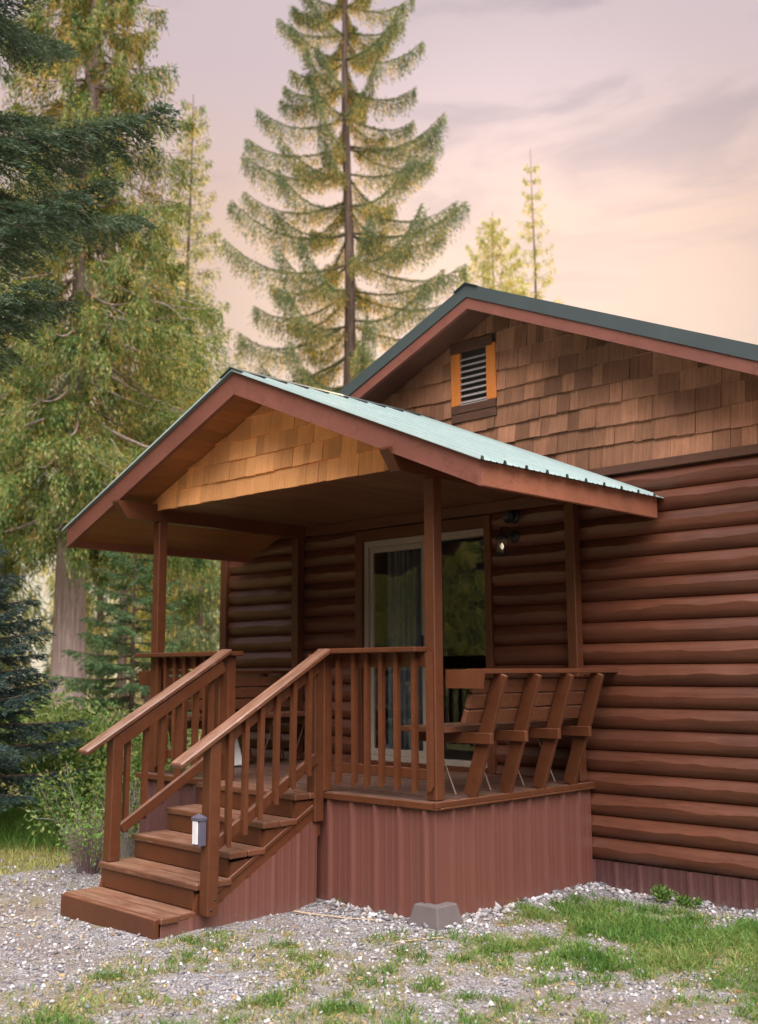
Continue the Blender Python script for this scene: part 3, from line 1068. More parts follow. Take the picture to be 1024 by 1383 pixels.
def proof(x):
    return PRZ - PSL * abs(x - PRX)


pr = MB()
for s_ in (-1, 1):
    xe = PRX + s_ * (PH + .045)
    # ribbed sheet: profile along y, swept down the slope
    prof = []
    q = PY0 - .03
    while q < PY1:
        prof += [(q, .0), (q + .010, .024), (q + .034, .024), (q + .044, 0)]
        for j in (1, 2):
            c_ = q + .042 + j * .062
            prof += [(c_ - .012, 0), (c_ - .005, .004), (c_ + .005, .004), (c_ + .012, 0)]
        q += .229
    prof = [p for p in prof if p[0] < PY1] + [(PY1, 0)]
    vs = []
    for (yy, hh) in prof:
        vs += [(PRX, yy, PRZ + hh), (xe, yy, proof(xe) + hh)]
    fs = [(2 * i, 2 * i + 1, 2 * i + 3, 2 * i + 2) for i in range(len(prof) - 1)]
    if s_ < 0: fs = [f[::-1] for f in fs]
    pr.add(vs, fs)
    # underside of the sheet so that it has thickness
    pr.add([(v[0], v[1], v[2] - .003) for v in vs], [f[::-1] for f in fs])
proofo = pr.build('porch_roof', M_TEAL, porch)
q = MB()
q.prism([(PRX - .14, PY0 - .04, PRZ - .032), (PRX, PY0 - .04, PRZ + .028), (PRX + .14, PY0 - .04, PRZ - .032), (PRX + .14, PY0 - .04, PRZ - .036 + .0), (PRX, PY0 - .04, PRZ + .022), (PRX - .14, PY0 - .04, PRZ - .036)], (0, PY1 - PY0 + .04, 0))
q.build('ridge_cap', M_DKGREEN, proofo)
yy = PY0 + .02
while yy < PY1 - .1:
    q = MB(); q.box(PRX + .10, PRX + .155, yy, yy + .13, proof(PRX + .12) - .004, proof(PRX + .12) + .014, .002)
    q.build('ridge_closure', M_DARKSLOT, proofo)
    yy += .229
FD = .172
for s_ in (-1, 1):
    q = MB(); xe = PRX + s_ * PH
    q.prism([(PRX, PY0, PRZ - .006), (xe, PY0, proof(xe) - .006), (xe, PY0, proof(xe) - FD), (PRX, PY0, PRZ - FD - .012)], (0, .038, 0))
    q.build('rake_board', M_FASCIA, porch)
    q = MB()
    x_a = xe - s_ * .002
    q.box(min(x_a, x_a - s_ * .036), max(x_a, x_a - s_ * .036), PY0 + .039, PY1 - .03, proof(xe) - FD + .002, proof(xe) - .008)
    q.build('eave_board', M_FASCIA_LIT, porch)
    # sloping soffit boards under the overhangs
    q = MB()
    t_ = .0
    nbd = 17
    x_in = PRX
    for i in range(nbd):
        xa = PRX + s_ * (PH - .04) * i / nbd; xb = PRX + s_ * ((PH - .04) * (i + 1) / nbd - .004)
        za, zb = proof(xa) - .125, proof(xb) - .125
        ys, ye = PY0 + .039, (PY1 - .01)
        if abs(xb - PRX) < 1.55: ye = -.058
        if i == 0: xa = PRX
        q.prism([(xa, ys, za), (xb, ys, zb), (xb, ys, zb + .016), (xa, ys, za + .016)], (0, ye - ys, 0))
    q.build('soffit', M_SOFFIT, porch)
# gable shingles over the porch front
q = MB()
shingles(q, -.055, -PW - .16, .12, 2.285, .158, lambda x: proof(x) - .128, seed=11, thick=.022, wmin=.05, wmax=.20, wave=.007, nrow=6)
q.prism([(-PW - .15, -.053, 2.30), (.10, -.053, 2.30), (PRX, -.053, proof(PRX) - .13)], (0, .03, 0))
q.build('gable_shingles', M_HONEY, porch)
# flat ceiling of narrow boards running toward the wall
q = MB()
nbd = 30
for i in range(nbd):
    xa = -PW + .046 + (PW - .092) * i / nbd
    q.box(xa, xa + (PW - .092) / nbd - .004, -.02, D - .055, 2.30, 2.318, .002)
q.box(-PW + .046, -.046, -.02, D - .055, 2.3185, 2.34, 0)
q.build('ceiling', M_CEIL, porch)
q = MB()      # header boards against the wall
q.box(-PW + .046, -.046, D - .10, D - .052, 2.20, 2.298)
q.build('wall_ledger', M_LOG, porch)


# front railings
def baluster(mb, x, y, z0, z1, w=.036, along=(1, 0, 0), cut=.035):
    """square stick with a pointed lower end"""
    x += rnd.uniform(-.005, .005) * along[0]; y += rnd.uniform(-.005, .005) * along[1]; z0 += rnd.uniform(-.012, .012)
    a = Vector(along) * w / 2; b_ = Vector((along[1], -along[0], 0)) * w / 2
    c = Vector((x, y, 0)); jx = Vector(along) * rnd.uniform(-.004, .004)
    vs = []
    for (s1, s2) in ((-1, -1), (1, -1), (1, 1), (-1, 1)):
        vs.append(c + jx + a * s1 + b_ * s2 + Vector((0, 0, z0 + (cut if s2 < 0 else 0))))
    for (s1, s2) in ((-1, -1), (1, -1), (1, 1), (-1, 1)):
        vs.append(c + a * s1 + b_ * s2 + Vector((0, 0, z1)))
    fs = [(0, 1, 2, 3)[::-1], (4, 5, 6, 7), (0, 1, 5, 4), (1, 2, 6, 5), (2, 3, 7, 6), (3, 0, 4, 7)]
    n_ = a.cross(b_).z
    if n_ < 0: fs = [f[::-1] for f in fs]
    mb.add(vs, fs)


def front_rail(x0, x1, bxs, capx0, capx1, newx):
    q = MB(); q.box(capx0, capx1, -.165, -.005 if True else 0, .985, 1.022, .006)
    rail = q.build('railing', M_PAINT, porch)
    q = MB(); q.box(x0, x1, -.045, -.008, .885, .983); q.build('top_rail', M_PAINT, rail)
    q = MB(); q.box(x0, x1, -.045, -.008, .135, .205); q.build('bottom_rail', M_PAINT, rail)
    for bx in bxs:
        q = MB(); baluster(q, bx, -.0655, .055, .984, along=(1, 0, 0)); q.build('baluster', M_PAINT, rail)
    q = MB(); q.box(newx - .0445, newx + .0445, -.214, -.127, -.205, .984, .005)
    q.box(newx - .0444, newx + .0444, -.1269, -.046, .003, .984, .005)
    q.build('newel_post', M_PAINT, rail)
    return rail


front_rail(-.96, -.046, [-.87, -.71, -.57, -.43, -.29, -.12], -1.00, -.03, -1.0)
front_rail(-3.184, -2.20, [-3.12, -3.0, -2.87, -2.73, -2.59, -2.45, -2.31], -3.36, -2.03, -2.12)
q = MB(); baluster(q, .012, -.0655, .055, .984); q.build('baluster', M_PAINT, porch)

# ------------------------------------------------------------------ stairs
SX0, SX1 = -2.13, -.985
stairs = thing('porch_stairs', 'brown wooden front stairs climbing to the porch between two handrails', 'stairs', (-1.0, -.12, GZ))
treads = [(-.395, 0.0), (-.68, -.165), (-.965, -.33), (-1.235, -.495), (-1.50, -.665)]
for i, (yf, z) in enumerate(treads):
    yb = -.127 if i == 0 else treads[i - 1][0] + .022
    q = MB()
    mid = (yf + yb) / 2
    q.box(SX0, SX1 + .012, yf, mid - .003, z - .042, z, .007)
    q.box(SX0, SX1 + (.012 if i != 4 else -.008), mid + .003, yb, z - .042, z - .001, .007)
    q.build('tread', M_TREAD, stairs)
    if i < 4:
        zn = treads[i + 1][1]
        q = MB(); q.box(SX0 + .01, SX1 - .045, yf + .02, yf + .042, zn + .001, z - .043, .003)
        q.build('riser', M_PAINT, stairs)
q = MB(); q.box(SX0 + .02, SX1 - .012, -1.535, -1.497, -.84, -.672, .005)
q.build('bottom_riser', M_PAINT, stairs)
# stringers
for sx in (SX1 - .042, SX0 + .012):
    q = MB()
    q.prism([(sx, -.13, -.06), (sx, -.13, -.30), (sx, -1.30, -.84), (sx, -1.48, -.84), (sx, -1.48, -.715), (sx, -1.24, -.70), (sx, -1.20, -.56), (sx, -.955, -.54), (sx, -.93, -.40), (sx, -.67, -.38), (sx, -.645, -.22), (sx, -.38, -.20), (sx, -.36, -.05)], (.03, 0, 0))
    q.build('stringer', M_PAINT, stairs)
q = MB()
q.bar((SX1 - .005, -.13, -.055), (SX1 - .005, -1.13, -.60), .014, .028, ch=.003)
q.build('skirt_trim', M_PAINT, stairs)
q = MB()
corrug(q, (SX1 - .011, -1.49), (SX1 - .011, -.16), -.88, lambda s_: min(-.695 + max(0, (s_ - .36)) * .545, -.06), pitch=.229, depth=.010, phase=.22)
q.build('stair_skirt', M_SKIRT, stairs)
q = MB()
corrug(q, (SX0 + .01, -.16), (SX0 + .01, -1.49), -.88, lambda s_: min(-.695 + max(0, 1.33 - s_ - .36) * .545, -.06), pitch=.229, depth=.010, phase=.22)
q.build('stair_skirt', M_SKIRT, stairs)


def hand_rail(x, z_bot, ybal, side, pz0, tip):
    sl = .575
    zt = lambda y: 1.012 + sl * (y + .15)
    q = MB()
    q.bar((x, tip, zt(tip)), (x, -.150, zt(-.150)), .125, .038, ch=.011)
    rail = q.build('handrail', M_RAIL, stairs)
    q = MB(); q.bar((x - side * .03, -1.14, zt(-1.14) - .085), (x - side * .03, -.215, zt(-.215) - .085), .036, .088); q.build('top_rail', M_PAINT, rail)
    q = MB(); q.bar((x - side * .03, -1.11, z_bot - .035), (x - side * .03, -.215, z_bot - .035 + sl * .895), .036, .075); q.build('bottom_rail', M_PAINT, rail)
    for yb in ybal:
        zz = z_bot + sl * (yb + 1.11)
        q = MB(); baluster(q, x + side * .0065, yb, zz - .10, zt(yb) - .028, w=.036, along=(0, 1, 0), cut=.03 * 1); q.build('baluster', M_PAINT, rail)
    q = MB(); q.box(x - .0445 + side * .0, x + .0445, -1.205, -1.118, pz0, zt(-1.16) - .03, .005)
    if side > 0:
        for (yy, zz) in ((-1.175, pz0 + .04), (-1.145, pz0 + .10)):
            q.lathe((x + .0447, yy, zz), [(0, .004), (.007, .004), (.009, 0)], 8, axis=(1, 0, 0), mi=1)
    q.build('stair_post', [M_PAINT, M_BLACK], rail)
    return rail


hand_rail(-.938, -.235, [-1.02, -.89, -.75, -.61, -.46, -.32], 1, -.69, -1.45)
hand_rail(-2.08, -.235, [-1.05, -.90, -.75, -.60, -.45, -.30], -1, -.492, -1.43)
stairs.rotation_euler = (0, .014, 0)

# ------------------------------------------------------------------ benches along the porch sides
def make_bench(name, label, s_, ox, gname):
    """s_=+1: back leans towards +x"""
    B = thing(name, label, 'bench', (ox, .9, 0), gname)
    fx = lambda x: ox + s_ * x
    lean = lambda z: .02 + .37 * z
    for yy in (.31, .70, 1.10, 1.50):
        q = MB()
        q.bar((fx(lean(.004) + .025), yy, .006), (fx(lean(.838)), yy, .838), .038, .105, up=(s_, 0, .37), ch=.004)
        q.build('upright', M_PAINT, B)
        q = MB(); q.box(min(fx(-.38), fx(.275)), max(fx(-.38), fx(.275)), yy - .058, yy - .0195, .365, .44); q.build('brace', M_PAINT, B)
        q = MB(); q.bar((fx(-.30), yy + .02, .43), (fx(-.10), yy + .02, .004), .007, .010, up=(s_, 0, .3), ch=.001); q.build('thin_bar', M_THINBAR, B)  # thin slanting bar between seat front and deck
    q = MB()
    for j in range(3):
        xa, xb = fx(-.40 + .145 * j), fx(-.40 + .145 * j + .137)
        q.box(min(xa, xb), max(xa, xb), .07, D - .10, .441, .478)
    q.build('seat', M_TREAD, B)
    back = None
    for j in range(3):
        z0 = .50 + .105 * j
        c0 = Vector((fx(lean(z0) - .078), 0, z0)); c1 = Vector((fx(lean(z0 + .10) - .078), 0, z0 + .10))
        up = (c1 - c0).normalized()
        mid_ = (c0 + c1) / 2
        q = MB(); q.bar((mid_.x, .13, mid_.z), (mid_.x, D - .12, mid_.z), .036, .098, up=up)
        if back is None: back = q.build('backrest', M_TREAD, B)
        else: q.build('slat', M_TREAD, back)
    q = MB(); xa, xb = fx(.20), fx(.345)
    q.box(min(xa, xb), max(xa, xb), .10, D - .03, .838, .872, .005); q.build('cap_board', M_PAINT, B)
    q = MB()
    q.prism([(fx(.05), .06, .868), (fx(.365), .06, .868), (fx(.345), .06, .742), (fx(.05), .06, .742)], (0, .038, 0))
    q.build('end_board', M_PAINT, B)
    return B


make_bench('porch_bench', 'built in wooden bench right of the door with slanted back posts outside', 1, 0, None)
make_bench('porch_bench', 'built in wooden bench on the far left edge of the porch', -1, -PW - .02, None)

# ------------------------------------------------------------------ small things
lan = thing('wall_lantern', 'black lantern with a lit bulb on the log wall beside the glass door', 'lantern', (-.66, D - .04, 1.9))
lx, ly, lz = -.655, D - .17, 1.90
q = MB(); q.lathe((lx + .04, D - .048, lz + .08), [(0, .02), (.045, .018), (.055, 0)], 16, axis=(0, -1, 0))
q.tube([(lx + .04, D - .05, lz + .09), (lx + .03, D - .11, lz + .15), (lx, ly, lz + .15), (lx, ly, lz + .10)], .008, 8)
q.build('bracket', M_BLACK, lan)
q = MB(); q.lathe((lx, ly, lz + .055), [(.060, 0), (.062, .006), (.035, .04), (.016, .055), (0, .06)], 20); q.build('cap', M_BLACK, lan)
q = MB(); q.lathe((lx, ly, lz - .085), [(0, 0), (.05, 0), (.056, .012), (.040, .022), (0, .024)], 20); q.build('base', M_BLACK, lan)
q = MB(); q.lathe((lx, ly, lz - .06), [(.036, 0), (.046, .03), (.046, .08), (.036, .115)], 20); q.build('glass', M_GLASS, lan)
q = MB()
for k in range(4):
    a = k * math.pi / 2 + .5
    q.tube([(lx + .049 * math.cos(a), ly + .049 * math.sin(a), lz - .07), (lx + .049 * math.cos(a), ly + .049 * math.sin(a), lz + .06)], .0035, 6)
q.build('cage', M_BLACK, lan)
q = MB(); q.lathe((lx, ly, lz - .035), [(0, 0), (.012, .01), (.017, .03), (.010, .05), (0, .056)], 12); q.build('bulb', M_BULB, lan)

fl = thing('floodlight', 'round black floodlight high on the dark wall above the lantern', 'floodlight', (-.61, D - .04, 2.14))
q = MB(); q.lathe((-.61, D - .046, 2.15), [(0, .03), (.05, .028), (.06, .01), (.06, 0)], 18, axis=(0, -1, 0)); q.build('plate', M_BLACK, fl)
for sx in (.0,):
    q = MB(); ax = Vector((sx * 5, -1, -.25))
    q.tube([(-.61, D - .06, 2.15), (-.61 + sx, D - .09, 2.15)], .012, 8)
    q.lathe((-.61 + sx, D - .09, 2.15), [(0, -.02), (.034, -.015), (.048, .03), (.054, .06), (.048, .06), (.043, .05), (0, .045)], 16, axis=ax); q.build('lamp_head', M_BLACK, fl)

# solar light on the stair post
sx, sy, sz = -.945, -1.245, -.06
so_ = thing('solar_post_light', 'small solar light with white panel and dark cap on the stair post', 'post light', (sx, sy, sz - .2))
q = MB(); q.box(sx - .032, sx + .036, sy - .022, sy + .036, sz - .19, sz - .03, .003); q.build('housing', M_GREYPL, so_)
q = MB(); q.box(sx - .030, sx + .026, sy - .029, sy - .0225, sz - .178, sz - .034, .003); q.build('diffuser', M_DIFF, so_)
q = MB()
w = .040; zc = sz - .03
vs = [(sx - w, sy - w + .008, zc), (sx + w, sy - w + .008, zc), (sx + w, sy + w - .002, zc), (sx - w, sy + w - .002, zc)]
vs += [(v[0], v[1], zc + .018) for v in vs] + [(sx, sy, zc + .044)]
q.add(vs, [(3, 2, 1, 0), (0, 1, 5, 4), (1, 2, 6, 5), (2, 3, 7, 6), (3, 0, 4, 7), (4, 5, 8), (5, 6, 8), (6, 7, 8), (7, 4, 8)])
q.build('cap', M_GREYPL, so_)

# concrete pier block at the porch corner
q = MB()
b0, t0 = .155, .10
cxp, cyp = .04, -.06
vs = [(cxp - b0, cyp - b0, -.86), (cxp + b0, cyp - b0, -.86), (cxp + b0, cyp + b0, -.86), (cxp - b0, cyp + b0, -.86), (cxp - t0, cyp - t0, -.645), (cxp + t0, cyp - t0, -.645), (cxp + t0, cyp + t0, -.645), (cxp - t0, cyp + t0, -.645)]
q.add(vs, [(3, 2, 1, 0), (4, 5, 6, 7), (0, 1, 5, 4), (1, 2, 6, 5), (2, 3, 7, 6), (3, 0, 4, 7)])
o = q.build('pier_block', M_CONC)
bv = o.modifiers.new('bevel', 'BEVEL'); bv.width = .008; bv.segments = 2
tag(o, 'tapered grey concrete pier block under the near porch corner', 'pier block')
q = MB(); q.bar((-3.10, .78, .012), (-3.20, .78, .25), .20, .012, up=(1, 0, .3), ch=.003)  # invented panel, stands in for a bright patch under the bench
tag(q.build('bright_patch_panel', M_WHITE), 'made up white panel standing in for a bright patch beneath the left porch bench', 'stand-in panel')
for (a, b_, r_, lab) in (((-.95, -.42), (-.25, -.24), .006, 'long pale stick lying along the foot of the porch skirt'), ((.14, -.55), (.30, -.28), .005, 'thin crooked twig lying on the gravel near the pier block')):
    q = MB(); pts = []
    for i in range(6):
        u = i / 5; x = a[0] + (b_[0] - a[0]) * u; y = a[1] + (b_[1] - a[1]) * u + rnd.uniform(-.012, .012)
        pts.append((x, y, float(ground_z(x, y)) + r_ + .006))
    q.tube(pts, [r_ * (1 - .08 * i) for i in range(6)], 6); tag(q.build('stick', M_STICK), lab, 'stick')

# ------------------------------------------------------------------ trees
M_BARK = bark('spruce_bark', (.045, .03, .024), (.11, .075, .06), (.20, .15, .13))
M_CEDBARK = bark('cedar_bark', (.17, .115, .105), (.32, .235, .22), (.46, .36, .35))
M_TWIG = plain('dead_twig', (.30, .26, .24), rough=.9)
M_SPR = foliage('spruce_needles', [(.036, .066, .030), (.075, .12, .055), (.13, .17, .08), (.22, .225, .10)], .35)
M_GOLD = foliage('golden_hanging_twigs', [(.20, .16, .045), (.36, .28, .085), (.56, .42, .13), (.46, .27, .09)], .5)
M_CED = foliage('cedar_sprays', [(.008, .020, .007), (.025, .060, .014), (.070, .13, .028), (.14, .20, .048), (.26, .25, .09), (.30, .14, .06)], .25, nscale=1.6)
M_DARK = foliage('dark_fir_needles', [(.022, .044, .028), (.042, .074, .048), (.070, .11, .068), (.12, .16, .10)], .2)
M_YOUNG = foliage('young_fir_needles', [(.02, .05, .022), (.045, .095, .04), (.08, .14, .06), (.13, .19, .08)], .25)
M_BLUE = foliage('bluish_fir_needles', [(.014, .034, .034), (.030, .060, .058), (.058, .095, .088), (.10, .145, .125)], .2)
M_PALE = foliage('sunlit_pale_needles', [(.17, .20, .09), (.29, .30, .14), (.44, .40, .19), (.56, .47, .24)], .55)
M_BGL = foliage('far_forest_leaves', [(.035, .065, .025), (.11, .16, .06), (.26, .30, .11), (.48, .42, .15), (.66, .52, .20)], .5, nscale=2.0)
M_BUSH = foliage('bush_leaves', [(.018, .045, .012), (.055, .115, .028), (.12, .20, .05), (.23, .27, .09), (.34, .30, .12)], .3, nscale=2.5)
M_WEED = foliage('weed_leaves', [(.08, .17, .035), (.15, .29, .065), (.25, .39, .10)], .4)


def np_obj(name, parts, mats, parent=None):
    """parts: list of (verts, quads, material index)"""
    V = []; F = []; MI = []; o_ = 0
    for (v, f, mi) in parts:
        V.append(v); F.append(f + o_); MI.append(np.full(len(f), mi, np.int32)); o_ += len(v)
    V = np.concatenate(V); F = np.concatenate(F); MI = np.concatenate(MI)
    me = bpy.data.meshes.new(name); np_mesh(me, V, F)
    for mt_ in mats: me.materials.append(mt_)
    me.polygons.foreach_set('material_index', MI)
    o = bpy.data.objects.new(name, me); COL.objects.link(o)
    if parent:
        o.parent = parent
    return o


def conifer(seed, H, crown0, Rb, profile, nbr, droop, upturn, trunk_r, sprays, hang, leaf, mats_mix, bark_m=None, dead=0, lean=0.0, tipslope=.5, spread=.28, limb=.025, lowslope=-.25, even=True, whorl=0, goldtop=0.0, goldfall=1.0, spine=0, clump=0):
    """one conifer about the local origin. Returns (trunk MB, crown parts)"""
    g = np.random.default_rng(seed)
    tb = MB()
    wob = g.uniform(-1, 1, 2) * lean
    cen = lambda z: np.array([wob[0] * math.sin(z * .35), wob[1] * math.sin(z * .28 + 1), 0])
    zs = np.linspace(0, H, 16)
    tb.tube([tuple(cen(z) + np.array([0, 0, z])) for z in zs], [max(.012, trunk_r * (1 - .96 * z / H) * (1 + .5 * math.exp(-z / .5))) for z in zs], 12)
    CB = []; CD = []; CL = []; CWd = []; CM = []
    for b_ in range(nbr):
        u = (b_ + g.random() * .8) / nbr
        if whorl: u = (b_ // whorl + .22 * g.random()) / (nbr / whorl)
        if not even: u = u ** 1.2
        z = crown0 + (H * .985 - crown0) * u
        az = b_ * 2.39996 + g.uniform(-.5, .5)
        Lb = Rb * profile(u) * g.uniform(.72, 1.12)
        if Lb < .08: continue
        s0 = lowslope * (1 - u) + tipslope * u ** 1.5 + g.uniform(-.08, .08)
        dirh = np.array([math.cos(az), math.sin(az), 0]); perp = np.array([-dirh[1], dirh[0], 0])
        sw = g.uniform(-.12, .12)
        tt = np.linspace(0, 1, 7)
        pt = lambda t_: cen(z) + np.array([0, 0, z]) + dirh * Lb * t_ + perp * sw * Lb * t_ ** 2 + np.array([0, 0, 1.]) * Lb * (s0 * t_ - droop * t_ * (1 - .3 * t_) + upturn * t_ ** 2.8)
        tb.tube([tuple(pt(q)) for q in tt], [max(.004, limb * (Lb / Rb) ** .5 * (1 - .85 * q)) for q in tt], 5, cap=False)
        n = int(sprays * Lb) + 3
        tq = g.random(n) ** .75 * .93 + .07
        if clump:
            nc = max(2, int(clump * Lb)); ct = .12 + .86 * (np.arange(nc) + g.random(nc)) / nc; cl = g.uniform(-1, 1, nc); ch_ = g.uniform(.45, 1.35, nc)
            ci = g.integers(0, nc, n); tq = np.clip(ct[ci] + g.standard_normal(n) * .16 / Lb, .03, 1.02)
        P = np.stack([pt(q) for q in tq])
        lat = (cl[ci] + g.standard_normal(n) * .16 if clump else g.uniform(-1, 1, n)) * spread * Lb * np.sin(np.clip(tq, 0, 1) * 2.6) * (.5 + .5 * (1 - u))
        P = P + perp[None] * lat[:, None] + dirh[None] * np.abs(lat)[:, None] * .5 - np.array([0, 0, 1.])[None] * (np.abs(lat) * .35)[:, None]
        hl_ = hang * g.uniform(.35, 1.25, n) * (.4 + .6 * np.sin(np.clip(tq, .05, 1) * 2.7)) * (.45 + .55 * min(1, Lb / max(Rb * .6, .01)))
        if clump: hl_ = hl_ * ch_[ci]
        kk = 4
        outd = dirh[None] * (.25 + .35 * tq)[:, None] + perp[None] * (np.sign(lat) * .25)[:, None]
        golden = g.random(n) < mats_mix * np.clip(1.25 - goldfall * tq, 0, 1) * 1.1 * (1 - goldtop + 2 * goldtop * u)
        for j in range(kk):
            q = (j + g.random(n) * .7) / kk
            c = P + outd * (hl_ * q * .35)[:, None] - np.array([0, 0, 1.])[None] * (hl_ * q)[:, None] + g.standard_normal((n, 3)) * leaf * .22
            d = outd * (1.0 if j == 0 else .5) + np.array([0, 0, -1.])[None] * (.25 + .9 * q)[:, None] + g.standard_normal((n, 3)) * .33
            CB.append(c); CD.append(d)
            CL.append(leaf * g.uniform(.7, 1.6, n)); CWd.append(leaf * g.uniform(.16, .30, n))
            CM.append(golden & (g.random(n) < (.25 + .9 * q)))
        ns_ = int(spine * Lb)
        if ns_:
            tq = g.random(ns_) * .95 + .05
            P = np.stack([pt(q) for q in tq])
            CB.append(P + g.standard_normal((ns_, 3)) * .03)
            CD.append(dirh[None] * .8 + perp[None] * g.uniform(-.9, .9, (ns_, 1)) + np.array([0, 0, 1.])[None] * g.uniform(-.6, .55, (ns_, 1)))
            CL.append(leaf * g.uniform(.8, 1.5, ns_)); CWd.append(leaf * g.uniform(.18, .32, ns_)); CM.append(np.zeros(ns_, bool))
    for k in range(dead):
        z = crown0 * g.uniform(.55, 1.25) if k % 3 == 0 else crown0 + H * .22 * g.random(); az = g.uniform(0, 6.28); Lb = g.uniform(.6, 1.8)
        r0 = 0 if k % 3 == 0 else Rb * profile((z - crown0) / (H - crown0)) * g.uniform(.5, .95)
        d = np.array([math.cos(az), math.sin(az), -.1])
        p = np.array([d[0] * r0, d[1] * r0, z - r0 * .35]); pts = []
        for i in range(6):
            pts.append(tuple(p)); p = p + d * Lb / 5; d = d + np.array([g.uniform(-.25, .25), g.uniform(-.25, .25), -.28])
        tb.tube(pts, [.012 * (1 - .15 * i) for i in range(6)], 5, mi=1, cap=False)
    C = np.concatenate(CB); Dd = np.concatenate(CD); Ln = np.concatenate(CL); Wd = np.concatenate(CWd); Mm = np.concatenate(CM)
    parts = []
    for mi, sel in ((0, ~Mm), (1, Mm)):
        if sel.sum():
            v, f = leaf_quads(C[sel], Dd[sel], Ln[sel], Wd[sel], g)
            parts.append((v, f, mi))
    return tb, parts


def plant_tree(name, label, cat, loc, group, gen, crown_mats, bark_m, rot=0, parts=True):
    tb, pr_ = gen
    T = thing(name, label, cat, loc, group)
    o = tb.build('trunk', [bark_m, M_TWIG]); o.parent = T
    np_obj('crown', pr_, crown_mats, T)
    T.rotation_euler = (0, 0, rot)
    return T


prof_spruce = lambda u: (1 - u) ** .75 * (.70 + .30 * min(1, u / .18))
prof_cedar = lambda u: (.62 + .38 * min(1, u / .12)) * (1 - u) ** 1.1 + .05
prof_thin = lambda u: (1 - u) ** .8

plant_tree('spruce_tree', 'tall spruce with upswept limbs and golden hanging twigs behind the porch roof', 'tree', (-20.7, 19.5, -.5), None,
           conifer(3, 34.5, 4.5, 5.5, prof_spruce, 168, .28, .40, .30, 165, .74, .105, .60, lean=.10, tipslope=.12, limb=.05, lowslope=-.22, spread=.08, whorl=6, goldfall=1.2, spine=110), [M_SPR, M_GOLD], M_BARK, rot=.4)
plant_tree('cedar_tree', 'big old cedar with pale bare lower trunk and drooping sprays left of the porch', 'tree', (-14.7, 5.9, -.7), None,
           conifer(8, 23.5, 4.6, 3.9, prof_cedar, 215, .40, .16, .35, 190, .85, .10, .40, clump=2.6, dead=12, lean=.12, tipslope=.25, spread=.24, limb=.045, lowslope=-.34, goldtop=.85), [M_CED, M_GOLD], M_CEDBARK, rot=1.0)
plant_tree('slender_tree', 'thin ragged tree with sparse top beside the old cedar', 'tree', (-26.2, 16.9, -.5), None,
           conifer(14, 22.3, 5, 3.2, lambda u: (1 - u) ** 1.2 + .12, 170, .15, .2, .20, 34, .5, .13, .9, lean=.25, spread=.3), [M_CED, M_PALE], M_BARK)
plant_tree('slender_tree', 'thin spire of a tree over the cabin ridge with bare pointed tip', 'tree', (-30.2, 43.7, -.5), None,
           conifer(21, 31.2, 6, 2.9, lambda u: (1 - u) ** .9 + .10, 120, .18, .25, .22, 13, .35, .20, .75, lean=.1, spread=.15, whorl=4), [M_BGL, M_PALE], M_BARK)
plant_tree('slender_tree', 'shorter pale yellow green tree beside the spire over the ridge', 'tree', (-29.4, 39.0, -.5), None,
           conifer(22, 25.7, 6, 4.6, lambda u: (1 - u) ** .6, 190, .15, .25, .2, 20, .5, .22, .9, lean=.15, spread=.25), [M_BGL, M_PALE], M_BARK)


